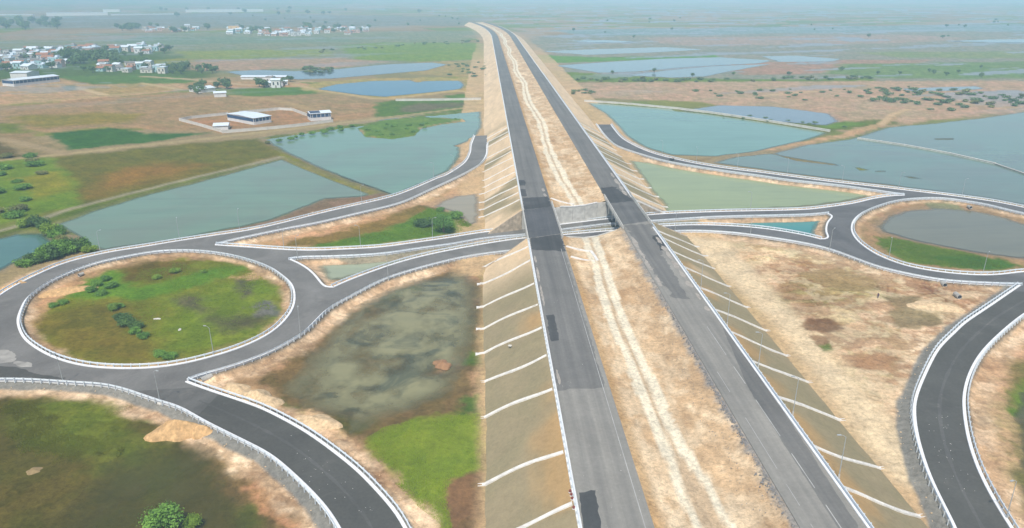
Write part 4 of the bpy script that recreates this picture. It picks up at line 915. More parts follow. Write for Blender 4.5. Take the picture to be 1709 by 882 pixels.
# ------------------------------------------------------------------ highway bank
def bank_strip(name, ys0, ys1, prof, colfn, mat, label, y_start=None, y_end=None, wob=0.12, enddrop=0.0):
    """prof: list of (x, z); ys0/ys1 start and end (functions of x for skewed ends)"""
    xs = np.array([p[0] for p in prof]); zs = np.array([p[1] for p in prof])
    y0 = np.array([ys0(x) for x in xs]); y1 = np.array([ys1(x) for x in xs])
    span = y1.max() - y0.min()
    if span < 400: n = int(span / 0.8)
    else: n = 900
    t = np.linspace(0, 1, n)
    if span >= 400: t = (np.exp(t * 3.2) - 1) / (math.exp(3.2) - 1)
    Yg = y0[None, :] * (1 - t[:, None]) + y1[None, :] * t[:, None]
    Xg = np.repeat(xs[None, :], n, 0); Zg = np.repeat(zs[None, :], n, 0)
    nz = fbm(Xg / 1.6, Yg / 2.6, 4, 0.6) - 0.5
    edge = np.ones(len(xs)); edge[0] = edge[-1] = 0
    Zg = Zg + nz * wob * 2 * edge[None, :] + 0.25 * wob * (fbm(Xg / 6, Yg / 9, 3) - 0.5) * 8 * edge[None, :]
    if enddrop: Zg = Zg - enddrop * np.exp(-(y1[None, :] - Yg) / 4.0) * (np.clip(np.sin(np.pi * (Xg - xs[0]) / (xs[-1] - xs[0])), 0, 1) ** 0.6)
    c = np.clip(colfn(Xg, Yg), 0.012, 0.85)
    Xw = Xg + bend(Yg)
    V = np.stack([Xw.ravel(), Yg.ravel(), Zg.ravel()], 1)
    m = len(xs)
    i = np.arange((n - 1) * m).reshape(n - 1, m)[:, :-1].ravel()
    Fq = np.stack([i, i + 1, i + m + 1, i + m], 1)
    me = bpy.data.meshes.new(name); me.from_pydata(V.tolist(), [], Fq.tolist()); me.update()
    a = me.color_attributes.new('Col', 'FLOAT_COLOR', 'POINT')
    a.data.foreach_set('color', np.concatenate([c.reshape(-1, 3), np.ones((n * m, 1))], 1).astype(np.float32).ravel())
    me.attributes.new('wet', 'FLOAT', 'POINT')
    o = link(name, me, mat, smooth=True); tag(o, label, kind='structure'); return o

KHAKI = np.array((0.318,0.255,0.146)); ORANGE = np.array((0.492,0.290,0.112)); SAND = np.array((0.684,0.509,0.316)); PALE = np.array((0.772,0.677,0.497))
BROWN = np.array((0.481,0.323,0.178)); SANDF = np.array((0.526,0.365,0.202))
def lerp(a, b, t): return a * (1 - t[..., None]) + b * t[..., None]
def slope_col(side, sandy):
    def fn(X, Y):
        h = (X - TOE_L) / (12.4 - TOE_L) if side < 0 else (TOE_R - X) / (TOE_R - 54.6)     # 0 toe, 1 crest
        f = fbm(X / 5, Y / 7, 4, 0.6); g = fbm(X / 2.2, Y / 14, 4, 0.6); b = fbm(Y / 16 + 5, X / 30, 3)
        c = lerp(np.broadcast_to(KHAKI, X.shape + (3,)), np.broadcast_to(KHAKI * np.array([0.92, 0.95, 0.93]), X.shape + (3,)), sstep(0.35, 0.65, f))
        # bare orange soil washed out below the crest, in panels between the chutes
        c = lerp(c, ORANGE * (0.8 + 0.4 * g[..., None]), sstep(0.62, 0.95, h + 0.6 * (b - 0.5) + 0.25 * (g - 0.5)) * sstep(0.47, 0.58, b) * 0.62)
        s = np.full(X.shape, 0.0) + sandy(Y, b)
        c = lerp(c, SAND * (0.78 + 0.42 * g[..., None]), np.clip(s, 0, 1))
        return c * (0.95 + 0.1 * fbm(X / 1.2, Y / 1.2, 3)[..., None])
    return fn
def slope_prof(side):
    t = np.linspace(0, 1, 16)
    if side < 0: pts = [(TOE_L + (12.2 - TOE_L) * k, -0.35 + 8.2 * k) for k in t] + [(12.97, 7.9)]
    else: pts = [(54.03, 7.9)] + [(54.8 + (TOE_R - 54.8) * k, 7.85 - 8.2 * k) for k in t]
    return pts
Y0, Y1 = 30.0, 1900.0
near_sandy = lambda Y, b: sstep(178, 205, Y) * 0.85
far_sandy = lambda Y, b: np.clip(sstep(0.40, 0.58, b) * 0.95 + sstep(400, 450, Y), 0, 1)
bank_strip('embankment', lambda x: Y0, near_abut, slope_prof(-1), slope_col(-1, near_sandy), M['slope'], 'khaki left slope of the highway bank before the overpass')
bank_strip('embankment', lambda x: Y0, near_abut, slope_prof(1), slope_col(1, lambda Y, b: sstep(0.55, 0.7, b) * 0.5 * sstep(165, 190, Y)), M['slope'], 'khaki right slope of the highway bank before the overpass')
bank_strip('embankment', far_abut, lambda x: Y1, slope_prof(-1), slope_col(-1, far_sandy), M['slope'], 'sandy left slope of the highway bank beyond the overpass')
bank_strip('embankment', far_abut, lambda x: Y1, slope_prof(1), slope_col(1, far_sandy), M['slope'], 'sandy right slope of the highway bank beyond the overpass')

def median_col(X, Y):
    f = fbm(X / 3.5, Y / 6, 4, 0.6); g = fbm(X / 1.3, Y / 1.6, 4, 0.65); b = fbm(X / 9, Y / 30, 3)
    u = (X - XL1) / (XR0 - XL1)
    c = lerp(np.broadcast_to(SAND * 0.97, X.shape + (3,)), np.broadcast_to(BROWN * 1.12, X.shape + (3,)), sstep(0.42, 0.62, f))
    p2 = fbm(X / 6 + 31, Y / 11, 4, 0.62); c = c * (1 + 0.8 * (p2 - 0.5)[..., None] * np.array([0.8, 1.0, 1.2]))
    sk = fbm(X / 0.7, Y / 9, 4, 0.6); c = c * (1 + 0.35 * (sk - 0.5)[..., None])
    c = lerp(c, np.broadcast_to(BROWN, X.shape + (3,)), sstep(0.62, 0.8, u + 0.2 * (b - 0.5)) * sstep(0.4, 0.7, g) * 0.7)
    c = lerp(c, np.broadcast_to(ORANGE * 0.9, X.shape + (3,)), (1 - sstep(0.03, 0.12, u + 0.05 * (f - 0.5))) * 0.7)
    c = lerp(c, np.broadcast_to(np.array((0.27, 0.26, 0.24)), X.shape + (3,)), sstep(0.90, 0.99, u + 0.16 * (g - 0.5)) * 0.9 * (1 - sstep(200, 260, Y)))
    # graded pale track with a furrow down its middle
    cen = 32.0 + 1.3 * np.sin(Y / 31.0) + 1.2 * (fbm(Y / 14, Y * 0 + 3, 3) - 0.5)
    w = 2.3 + 1.5 * (fbm(Y / 20, Y * 0 + 8, 3) - 0.3) + 0.8 * (1 - sstep(92, 106, Y))
    d = np.abs(X - cen)
    tr = (1 - sstep(w * 0.92, w * 1.02, d + 0.7 * (g - 0.5)))
    c = lerp(c, PALE * (0.92 + 0.16 * g[..., None]), tr)
    c = lerp(c, np.broadcast_to(BROWN, X.shape + (3,)), (1 - sstep(0.2, 0.7, d - 1.3 * (1 - sstep(92, 106, Y)) + 0.5 * (f - 0.5))) * 0.8)
    return c * (0.88 + 0.24 * fbm(X / 0.8, Y / 0.8, 3)[..., None])
def median_prof():
    xs = np.linspace(XL1 + 0.03, XR0 - 0.03, 34); out = []
    for x in xs:
        u = (x - XL1) / (XR0 - XL1)
        out.append((x, 7.9 - 1.15 * math.sin(math.pi * u) ** 0.8 - 0.25 * math.exp(-((x - 32) / 0.8) ** 2)))
    return out
bank_strip('median_strip', lambda x: Y0, lambda x: near_abut(x) - 0.3, median_prof(), median_col, M['median'], 'sandy median between the carriageways before the overpass', wob=0.2, enddrop=1.5)
bank_strip('median_strip', lambda x: far_abut(x) + 0.3, lambda x: Y1, median_prof(), median_col, M['median'], 'sandy median between the carriageways beyond the overpass', wob=0.15)

# carriageways ---------------------------------------------------------------
def strip_mesh(x0, x1, ya, yb, z, depth, n=None):
    ya0, ya1 = (ya(x0), ya(x1)) if callable(ya) else (ya, ya)
    yb0, yb1 = (yb(x0), yb(x1)) if callable(yb) else (yb, yb)
    n = n or max(2, int(abs(yb0 - ya0) / 40) + 1)
    V = []; Fc = []
    for i in range(n):
        t = i / (n - 1); a = ya0 + (yb0 - ya0) * t; b = ya1 + (yb1 - ya1) * t
        V += [(x0 + float(bend(a)), a, z), (x1 + float(bend(b)), b, z), (x0 + float(bend(a)), a, z - depth), (x1 + float(bend(b)), b, z - depth)]
    for i in range(n - 1):
        k = i * 4
        Fc += [(k, k + 1, k + 5, k + 4), (k, k + 4, k + 6, k + 2), (k + 1, k + 3, k + 7, k + 5)]
    return V, Fc
def carriage(x0, x1, ya, yb, mat, label):
    v, f = strip_mesh(x0, x1, ya, yb, HWY_Z, 0.4); o = link('carriageway', mesh('carriageway', v, f), mat); tag(o, label, kind='structure'); return o
c_ln = carriage(XL0, XL1, Y0, near_abut, M['asphalt_hwy'], 'left grey carriageway of the highway before the overpass')
c_lf = carriage(XL0, XL1, far_abut, Y1, M['asphalt_mid'], 'left grey carriageway of the highway beyond the overpass')
c_rn = carriage(XR0, XR1, Y0, near_abut, M['asphalt_hwy'], 'right grey carriageway of the highway before the overpass')
c_rf = carriage(XR0, XR1, far_abut, Y1, M['asphalt_mid'], 'right grey carriageway of the highway beyond the overpass')
def patch(par, pts, mat, dz=0.006, jag=0.18):
    """a resurfaced area: thin layer with a slightly ragged edge"""
    p = resample(np.array(pts + [pts[0]], float), 0.9)[:-1]
    p = p + RNG.normal(0, jag, p.shape)
    tri = tessellate_polygon([[Vector((a, b, 0)) for a, b in p]])
    me = mesh('asphalt_patch', [(a, b, HWY_Z + dz) for a, b in p], [tuple(t) for t in tri])
    if me.polygons[0].normal.z < 0: me.flip_normals()
    return link('asphalt_patch', me, mat, par)
patch(c_ln, [(13.07,122.79),(22.54,123.35),(22.73,166.76),(23.06,207.94),(12.87,207.21),(13.05,146.82)], M['asphalt_mid'])
patch(c_ln, [(13.2, near_abut(13.2) - 0.3), (23.3, near_abut(23.3) - 0.3), (23.3, 202.5), (18, 203.5), (13.3, 204.5)], M['asphalt_dark'], 0.012, 0.22)
patch(c_ln, [(13.9,157.39),(15.8,158.01),(15.62,144.33),(13.59,143.82)], M['asphalt_dark'], 0.012, 0.1)
patch(c_ln, [(13.61,92.26),(16.08,92.75),(15.83,77.39),(13.04,75.34)], M['asphalt_dark'], 0.012, 0.1)
patch(c_lf, [(13.3, far_abut(13.3) + 0.3), (23.2, far_abut(23.2) + 0.3), (23.0, 264.0), (18, 263), (13.4, 262)], M['asphalt_dark'], 0.012, 0.2)
patch(c_lf, [(12.71,275.26),(15.26,275.17),(15.14,264.58),(12.46,264.68)], M['asphalt_dark'], 0.012, 0.15)
patch(c_lf, [(12.87,289.62),(15.79,289.51),(15.56,280.74),(12.73,280.85)], M['asphalt_dark'], 0.012, 0.15)
patch(c_rn, [(51.79,216.12),(54.51,217.22),(53.81,204.62),(51.41,202.02)], M['asphalt_dark'], 0.012, 0.2)
patch(c_rn, [(53.61,150.01),(53.87,146.86),(53.68,107.41),(52.93,89.69),(52.8,82.83),(49.69,82.69),(49.87,100.51),(50.19,121.88)], M['asphalt_mid'], 0.012, 0.05)
patch(c_rn, [(45.58,227.62),(53.91,228.63),(53.19,217.27),(51.04,198.89),(50.18,165.76),(46.63,166.65),(45.11,191.6)], M['asphalt_mid'], 0.006, 0.4)
patch(c_rf, [(44.78,275.93),(50.46,277.59),(53.95,256.51),(43.38,253.68)], M['asphalt_dark'], 0.012, 0.3)
dust_m = simple('road_dust', (0.36, 0.32, 0.27), 0.95, 0, 0.2, 0.6)
def dust_blob(par, x, y, rx, ry):
    pts = [(x + rx * math.cos(a) * random.uniform(0.6, 1.15), y + ry * math.sin(a) * random.uniform(0.6, 1.15)) for a in np.linspace(0, 2 * math.pi, 11)[:-1]]
    patch(par, [tuple(q) for q in catmull(pts, 0.6, True)], dust_m, 0.02, 0.06).name = 'spilled_soil'
for y, rx, ry in ((212, .7, 4), (204, .9, 3), (198, .6, 4), (190, 1.0, 3.5), (183, .7, 3), (176, .8, 3), (168, .5, 3), (160, .6, 2)): dust_blob(c_rn, 53.2 - rx * 0.4, y, rx, ry)
for y, rx, ry in ((210, .8, 6), (200, .6, 5), (190, .5, 6), (178, .6, 5)): dust_blob(c_rn, 45.0 + rx * 0.4, y, rx, ry)
for y, rx, ry in ((268, .9, 4), (276, .7, 5), (285, .8, 6), (296, .6, 5)): dust_blob(c_rf, 53.0 - rx * 0.4, y, rx, ry)
for y, rx, ry in ((266, .7, 2.5), (274, .8, 3)): dust_blob(c_lf, 22.4 - rx * 0.4, y, rx, ry)
for y, rx, ry in ((196, .35, 5), (184, .4, 6), (170, .4, 7), (128, .4, 4)): dust_blob(c_ln, 13.7 + rx * 0.3, y, rx, ry)
def lane_dash(par, pts, w):
    v, f = sweep(np.array(pts), [(-w, 0.016), (w, 0.016)], HWY_Z, False, False); f = f[::1]
    me = mesh('worn_line', v, [q for q in f[::2]])
    if me.polygons[0].normal.z < 0: me.flip_normals()
    return link('worn_line', me, M['line_paint'], par)
for ya, yb in ((60, 84), (88, 93), (97, 112), (121, 129)): lane_dash(c_rn, resample(np.array([(46.2, ya), (46.15, yb)]), 3), 0.05)
lane_dash(c_ln, resample(np.array([(22.2, 60), (22.1, 205)]), 4), 0.06)
for ya, yb in ((60, 88), (92, 101), (106, 118), (124, 131), (136, 150)): lane_dash(c_rn, resample(np.array([(50.2, ya), (50.15, yb)]), 3), 0.07)

# guard rails of the highway
def hwy_rail(x, ya, yb, side, label):
    ys = np.arange(ya, min(yb, 700), 2.0)
    p = np.stack([np.full_like(ys, x) + bend(ys), ys], 1)
    guard_rail(p, side, label, z=HWY_Z - 0.05, off=0.35, near=170)
hwy_rail(XL0 + 0.1, 45, near_abut(XL0) - 1, -1, 'steel guard rail on the left highway edge before the overpass')
hwy_rail(XL0 + 0.1, far_abut(XL0) + 1, 700, -1, 'steel guard rail on the left highway edge beyond the overpass')
hwy_rail(XR1 - 0.1, 45, near_abut(XR1) - 1, 1, 'steel guard rail on the right highway edge before the overpass')
hwy_rail(XR1 - 0.1, far_abut(XR1) + 1, 700, 1, 'steel guard rail on the right highway edge beyond the overpass')
for x, ya, yb, s, lab in ((XL0, 45, near_abut(XL0), -1, 'white edge kerb of the left carriageway before the overpass'), (XL0, far_abut(XL0), 1700, -1, 'white edge kerb of the left carriageway beyond the overpass'),
                     (XR1, 45, near_abut(XR1), 1, 'pale edge kerb of the right carriageway before the overpass'), (XR1, far_abut(XR1), 1700, 1, 'pale edge kerb of the right carriageway beyond the overpass')):
    ys = np.arange(ya, yb, 10.0); p = np.stack([np.full_like(ys, x) + bend(ys), ys], 1)
    kerb(p, s, z=HWY_Z - 0.02, label=lab)

# drainage chutes ---------------------------------------------------------------
def chute(x_top, x_toe, y, label, group, wdt=0.25):
    root = empty('drain_chute', (x_top, y, HWY_Z - 0.1)); tag(root, label, 'drain chute', group)
    n = 14; prev = None; sx = 1 if x_toe > x_top else -1
    run = abs(x_toe - x_top)
    ph = random.uniform(0, 6); amp = random.uniform(0.3, 0.65); skew = (0.5 + 0.017 * min(y, 300) if sx < 0 else 2.0 + 0.018 * min(y, 300)) + random.uniform(-0.4, 0.4)
    pts = []
    for i in range(n):
        t = i / (n - 1); x = x_top + sx * (run + 0.8) * t
        h = max(0, (run - abs(x - x_top))) / run
        z = -0.35 + 8.2 * h
        pts.append((x, y + amp * math.sin(ph + t * 5) + skew * t, z + 0.16 + 0.03 * math.sin(ph + 9 * t)))
    def rib(offs, name, par, mat):
        V = []; Fc = []; m = len(offs)
        for (x, yy, z) in pts:
            for (o, h) in offs: V.append((x - x_top, yy + o - y, z + h - HWY_Z + 0.1))
        for i in range(n - 1):
            for k in range(m):
                a = i * m + k; b = i * m + (k + 1) % m
                Fc.append((a, b, b + m, a + m) if sx > 0 else (a, a + m, b + m, b))
        Fc.append(tuple(range(m))); Fc.append(tuple(range(n * m - 1, n * m - m - 1, -1)))
        return link(name, mesh(name, V, Fc), mat, par)
    rib([(-wdt, -0.4), (wdt, -0.4), (wdt, 0.0), (-wdt, 0.0)], 'channel_bed', root, M['chute'])
    rib([(-wdt - 0.12, -0.4), (-wdt - 0.002, -0.4), (-wdt - 0.002, 0.14), (-wdt - 0.12, 0.14)], 'side_wall', root, M['chute'])
    rib([(wdt + 0.002, -0.4), (wdt + 0.12, -0.4), (wdt + 0.12, 0.14), (wdt + 0.002, 0.14)], 'side_wall', root, M['chute'])
    ap = MB(); a = sx * (run + 0.6)
    ap.add([(a, -wdt - 0.1, -8.35), (a + sx * 1.1, -wdt - 0.45, -8.5), (a + sx * 1.1, wdt + 0.45, -8.5), (a, wdt + 0.1, -8.35),
            (a, -wdt - 0.1, -8.0), (a + sx * 1.1, -wdt - 0.45, -8.12), (a + sx * 1.1, wdt + 0.45, -8.12), (a, wdt + 0.1, -8.0)],
           [(4, 5, 6, 7) if sx > 0 else (7, 6, 5, 4), (0, 1, 5, 4), (1, 2, 6, 5), (2, 3, 7, 6)])
    ap.v = [(x, yy + skew, z) for x, yy, z in ap.v]
    ap.build('apron', M['chute'], root)
def median_drain(pts, label):
    p = catmull(pts, 1.5); root = empty('median_drain', (float(p[0][0]), float(p[0][1]), 0)); tag(root, label, 'drain', 'short drains in the median')
    zz = [7.95 - 1.15 * math.sin(math.pi * min(1, max(0, (q[0] - XL1) / (XR0 - XL1)))) ** 0.8 for q in p]; ox, oy = p[0]
    for nm, pr in (('channel_bed', [(-0.3, -0.3), (0.3, -0.3), (0.3, 0.1), (-0.3, 0.1)]), ('side_wall', [(-0.42, -0.3), (-0.302, -0.3), (-0.302, 0.22), (-0.42, 0.22)]), ('side_wall', [(0.302, -0.3), (0.42, -0.3), (0.42, 0.22), (0.302, 0.22)])):
        v, f = sweep(p, pr, zz); link(nm, mesh(nm, [(a - ox, b - oy, c) for a, b, c in v], f), M['chute'], root)
median_drain([(23.9, 207.5), (27.5, 206.2), (30.6, 205.2)], 'white drain crossing the median just before the overpass')
median_drain([(24.3, 198.6), (28.0, 197.2), (31.0, 196.6)], 'second white drain crossing the median before the overpass')
median_drain([(31.0, 206.0), (31.6, 202.0), (31.9, 197.5)], 'white drain running down the middle of the median')
median_drain([(24.0, 262.0), (28.5, 258.5), (32.0, 256.8)], 'white drain sloping down the median beyond the overpass')
LN = [p[1] for p in [(12.18,207.79),(12.82,194.73),(12.9,178.3),(12.85,164.51),(12.87,151.49),(13.04,137.36),(12.94,123.93),(13.04,103.21),(12.99,89.35),(13.04,75.34)]]
LF = [p[1] for p in [(12.8,412),(12.7,398.9),(13,386.6),(13,359.4),(13.1,346.4),(13.1,332.9),(13,316.9),(13,304.3),(13.05,293.68),(12.96,280.84),(12.74,270.76),(12.48,260.48)]]
RN = [p[1] for p in [(55.43,222.12),(54.26,213.65),(54.18,201.65),(54.39,187.92),(54.32,173.67),(54.28,159.75),(54.26,146.38),(54.05,133.46),(54.39,119.06),(54.41,102.9),(54.28,91.21)]]
RF = [p[1] for p in [(52.4,426.5),(52.6,410.5),(52.5,393.8),(52.7,378.4),(52.7,362.5),(52.8,346.3),(52.9,331.5),(52.9,315.4),(52.9,299.6),(52.96,285.18),(53.13,270.17),(53.32,258.99)]]
for i, y in enumerate(LN): chute(12.3, TOE_L, y, 'white drain chute on the near left slope, %s from the overpass' % ORD[i], 'drain chutes down the highway slopes')
for i, y in enumerate(sorted(LF)): chute(12.3, TOE_L, y, 'white drain chute on the far left slope, %s beyond the overpass' % ORD[i], 'drain chutes down the highway slopes')
for i, y in enumerate(RN): chute(54.7, TOE_R, y, 'white drain chute on the near right slope, %s from the overpass' % ORD[i], 'drain chutes down the highway slopes')
for i, y in enumerate(sorted(RF)): chute(54.7, TOE_R, y, 'white drain chute on the far right slope, %s beyond the overpass' % ORD[i], 'drain chutes down the highway slopes')

# ------------------------------------------------------------------ overpass: two bridges, abutment walls
def quad_prism(p4, z0, z1):
    """p4: four (x,y) counter-clockwise; z0/z1 scalars or 4-lists"""
    z0 = [z0] * 4 if np.isscalar(z0) else z0; z1 = [z1] * 4 if np.isscalar(z1) else z1
    v = [(p[0], p[1], z) for p, z in zip(p4, z0)] + [(p[0], p[1], z) for p, z in zip(p4, z1)]
    return v, [(3,2,1,0),(4,5,6,7),(0,1,5,4),(1,2,6,5),(2,3,7,6),(3,0,4,7)]
def skew(x0, x1, fa, fb, oa=0.0, ob=0.0):
    return [(x0, fa(x0) + oa), (x1, fa(x1) + oa), (x1, fb(x1) + ob), (x0, fb(x0) + ob)]
def bridge(x0, x1, label, surf):
    root = empty('bridge', (0, 0, 0)); tag(root, label, 'bridge', 'twin highway bridges')
    b = MB(); b.add(*quad_prism(skew(x0 - 0.45, x1 + 0.45, near_abut, far_abut, -0.9, 0.9), 7.2, HWY_Z - 0.08)); b.build('deck', M['concrete'], root)
    s = MB(); s.add(*quad_prism(skew(x0 + 0.05, x1 - 0.05, near_abut, far_abut, 0.0, 0.0), HWY_Z - 0.078, HWY_Z + 0.002)); s.build('road_surface', M[surf], root)
    for k in range(4):
        gx = x0 + 1.0 + k * (x1 - x0 - 2.0) / 3
        g = MB(); g.add(*quad_prism(skew(gx - 0.35, gx + 0.35, near_abut, far_abut, -0.5, 0.5), 5.7, 7.198)); g.build('girder', M['concrete'], root)
    for px0, px1 in ((x0 - 0.42, x0 - 0.02), (x1 + 0.02, x1 + 0.42)):
        g = MB()
        for (w0, w1, za, zb) in ((0.0, 0.0, HWY_Z - 0.078, HWY_Z + 0.35), (0.09, 0.09, HWY_Z + 0.35, HWY_Z + 0.98)):
            g.add(*quad_prism(skew(px0 + w0, px1 - w1, near_abut, far_abut, -4.0, 5.0), za, zb))
        g.build('parapet', M['concrete_pale'], root)
    for x in (x0 - 0.6, x1 + 0.6):
        p = MB()
        for fr in (0.25, 0.5, 0.75):
            y = near_abut(x) * (1 - fr) + far_abut(x) * fr
            p.tube((x, y, HWY_Z - 0.3), (x, y, 5.2), 0.07, 0.07, 6)
        p.build('drain_pipes', M['concrete_pale'], root)
    return root
M['asphalt_dark2'] = asphalt_mat('bridge_asphalt', (0.100, 0.100, 0.101), 0.0, 0.14, dust_amt=0.2)
M['asphalt_deck_r'] = asphalt_mat('bridge_asphalt_right', (0.135, 0.133, 0.126), 0.0, 0.12, dust_amt=0.2)
bridge(XL0, XL1, 'left highway bridge with dark fresh asphalt over the underpass road', 'asphalt_dark2')
bridge(XR0, XR1, 'right highway bridge with grey asphalt over the underpass road', 'asphalt_deck_r')

def wall_panels(fab, x0, x1, facing, label, top):
    """retaining wall across the whole bank, in concrete panels"""
    root = empty('abutment_wall', (0, 0, 0)); tag(root, label, 'retaining wall', 'abutment walls of the overpass')
    if facing > 0: top0 = top; top = lambda x: min(7.1, top0(x) - 1.35 * (math.sin(math.pi * (x - XL1) / (XR0 - XL1)) ** 0.6 if XL1 < x < XR0 else 0.0))
    n = 9; xs = np.linspace(x0, x1, n + 1)
    for i in range(n):
        a, b = xs[i] + 0.03, xs[i + 1] - 0.03
        t = 0.55
        p4 = [(a, fab(a)), (b, fab(b)), (b, fab(b) + t), (a, fab(a) + t)] if facing < 0 else [(a, fab(a) - t), (b, fab(b) - t), (b, fab(b)), (a, fab(a))]
        w = MB(); w.add(*quad_prism(p4, -0.5, [top(a), top(b), top(b), top(a)])); w.build('panel', M['concrete_pale'], root)
    for i in range(n):
        a, b = xs[i], xs[i + 1]
        if facing > 0: continue
        if top(a) > 7.05 and top(b) > 7.05 and not (XL1 <= a <= XR0 and XL1 <= b <= XR0): continue
        off = -0.12 if facing < 0 else -0.67
        p4 = [(a, fab(a) + off), (b, fab(b) + off), (b, fab(b) + off + 0.8), (a, fab(a) + off + 0.8)]
        w = MB(); w.add(*quad_prism(p4, [top(a) + 0.002, top(b) + 0.002] * 1 + [top(b) + 0.002, top(a) + 0.002], [top(a) + 0.28, top(b) + 0.28, top(b) + 0.28, top(a) + 0.28])); w.build('coping', M['chute'], root)
    return root
def top_m(x):
    if x < XL1 + 0.5 or x > XR0 - 0.5: return 7.1 if (XL0 - 0.5 <= x <= XL1 + 0.6 or XR0 - 0.6 <= x <= XR1 + 0.5) else 7.1
    u = (x - XL1) / (XR0 - XL1); return 8.0 - 1.1 * math.sin(math.pi * u)
wall_panels(lambda x: far_abut(x), 12.4, 54.6, -1, 'pale concrete abutment wall facing the camera beyond the underpass road', top_m)
wall_panels(lambda x: near_abut(x), 12.4, 54.6, 1, 'concrete abutment wall at the near side of the underpass road', top_m)
M['earth_wall'] = simple('earth_covered_wall', (0.50, 0.41, 0.30), 0.95, 0, 0.3, 0.8, 0.05)
def wing(fab, xa, za, xb, zb, facing, label):
    root = empty('wing_wall', (0, 0, 0)); tag(root, label, 'retaining wall', 'wing walls of the overpass')
    n = 6
    for i in range(n):
        t0, t1 = i / n, (i + 1) / n; a = xa + (xb - xa) * t0; b = xa + (xb - xa) * t1
        z_a = za + (zb - za) * t0; z_b = za + (zb - za) * t1
        if b < a: a, b, z_a, z_b = b, a, z_b, z_a
        p4 = [(a + .01, fab(a) - 0.25), (b - .01, fab(b) - 0.25), (b - .01, fab(b) + 0.25), (a + .01, fab(a) + 0.25)]
        w = MB(); w.add(*quad_prism(p4, -0.6, [z_a, z_b, z_b, z_a])); w.build('panel', M['earth_wall'], root)
wing(near_abut, 12.35, 7.95, TOE_L + 0.8, 0.5, 1, 'sloping wing wall left of the overpass on the near side')
wing(near_abut, 54.65, 7.95, TOE_R - 0.8, 0.5, 1, 'sloping wing wall right of the overpass on the near side')
wing(far_abut, 12.35, 7.95, TOE_L + 0.8, 0.5, -1, 'sloping wing wall left of the overpass on the far side')
wing(far_abut, 54.65, 7.95, TOE_R - 0.8, 0.5, -1, 'sloping wing wall right of the overpass on the far side')

# ------------------------------------------------------------------ street lamps
def lamp_proto(h, arm):
    root = empty('street_lamp')
    p = MB(); p.tube((0, 0, 0), (0, 0, h * 0.5), 0.085, 0.07, 8); p.tube((0, 0, h * 0.5), (0, 0, h), 0.07, 0.045, 8); p.build('pole', M['pole'], root)
    b = MB(); b.tube((0, 0, -0.2), (0, 0, 0.45), 0.17, 0.14, 8); b.build('base', M['concrete_pale'], root)
    a = MB(); a.tube((0, 0, h - 0.1), (arm * 0.5, 0, h + 0.28), 0.04, 0.035, 6); a.tube((arm * 0.5, 0, h + 0.28), (arm, 0, h + 0.38), 0.035, 0.03, 6); a.build('arm', M['pole'], root)
    l = MB(); l.box(arm - 0.1, arm + 0.55, -0.13, 0.13, h + 0.32, h + 0.43); l.build('lamp_head', M['pole'], root)
    return root
LAMPS = [  # base point, metres it stands above the ground, where it stands
 ([(-67.42,133.14)][0], 1.0, 'beside the lower left ramp near the roundabout'), ([(-91.28,141.59)][0], 1.0, 'at the lower left edge of the left roundabout'),
 ([(-63.35,153.25)][0], 1.0, 'on the near edge of the left island'), ([(-45.63,162.62)][0], 1.0, 'where the sandy marsh edge bends'),
 ([(-124.04,225.93)][0], 1.0, 'beside the shrubs at the grey-green flooded field'), ([(-103.92,238.79)][0], 1.0, 'on the upper left ramp near the gore'),
 ([(-86.94,248.76)][0], 1.0, 'on the upper left ramp left of the muddy shore'), ([(-66.27,228.2)][0], 1.0, 'on the far kerb of the left underpass road near the gore'),
 ([(-59.46,218.25)][0], 1.0, 'on the nose beside the milky pool'), ([(-41.49,229.08)][0], 1.0, 'in front of the bright green infield grass'),
 ([(-18.38,236.62)][0], 1.0, 'left of the round green infield tree'), ([(-28.91,199.79)][0], 1.0, 'at the sandy top edge of the central marsh'),
 ([(-49.14,281)][0], 1.0, 'on the upper left ramp where the farm dyke ends'), ([(-23.4,321.4)][0], 1.0, 'on the upper left ramp beside the teal flooded field'),
 ([(-15.1,336.2)][0], 1.0, 'near the top of the upper left ramp'),
 ([(90.4,367.6)][0], 1.0, 'near the top of the upper right ramp'), ([(103.2,349.7)][0], 1.0, 'second from the top of the upper right ramp'),
 ([(118.8,335.6)][0], 1.0, 'on the upper right ramp beside the sand spit'), ([(137.4,322.3)][0], 1.0, 'on the upper right ramp above the green pond'),
 ([(156.4,308.2)][0], 1.0, 'on the upper right ramp before the gore'), ([(175.1,296.1)][0], 1.0, 'behind the gore of the right roundabout'),
 ([(194.7,283.3)][0], 1.0, 'on the outer kerb of the right roundabout'), ([(101.12,266.27)][0], 1.0, 'on the near shore of the pale green pond'),
 ([(65.56,240.47)][0], 1.0, 'just right of the overpass'), ([(90.62,235.89)][0], 1.0, 'in front of the turquoise pool'),
 ([(110.98,219.67)][0], 1.0, 'at the corner of the right roundabout'), ([(147.35,197.46)][0], 1.0, 'in front of the green patch in the right island'),
 ([(126.1,211.21)][0], 1.0, 'at the left tip of the green patch in the right island'),
 ([(82.34,92.21)][0], 1.0, 'beside the lower right ramp at the bottom edge'),
]
for i, y in enumerate([p[1] for p in [(54.42,173.47),(54.38,151.59),(54.11,131.13),(54.04,113.2),(54.12,94.77)]]):
    LAMPS.append(((55.3, y), HWY_Z - 0.15, 'at the crest of the right slope, %s from the overpass' % ORD[i]))
lp = lamp_proto(7.4, 0.9)
for i, (p, z, where) in enumerate(LAMPS):
    o = lp if i == 0 else copy_tree(lp)
    off = (0.0, 0.0)
    o.location = (p[0], p[1], z - 0.25 if z < 5 else z)
    o.rotation_euler = (random.uniform(-0.012, 0.012), random.uniform(-0.012, 0.012), random.uniform(0, 6.28) if z < 5 else math.pi)
    tag(o, 'slim grey street lamp ' + where, 'street lamp', 'street lamps along the roads')

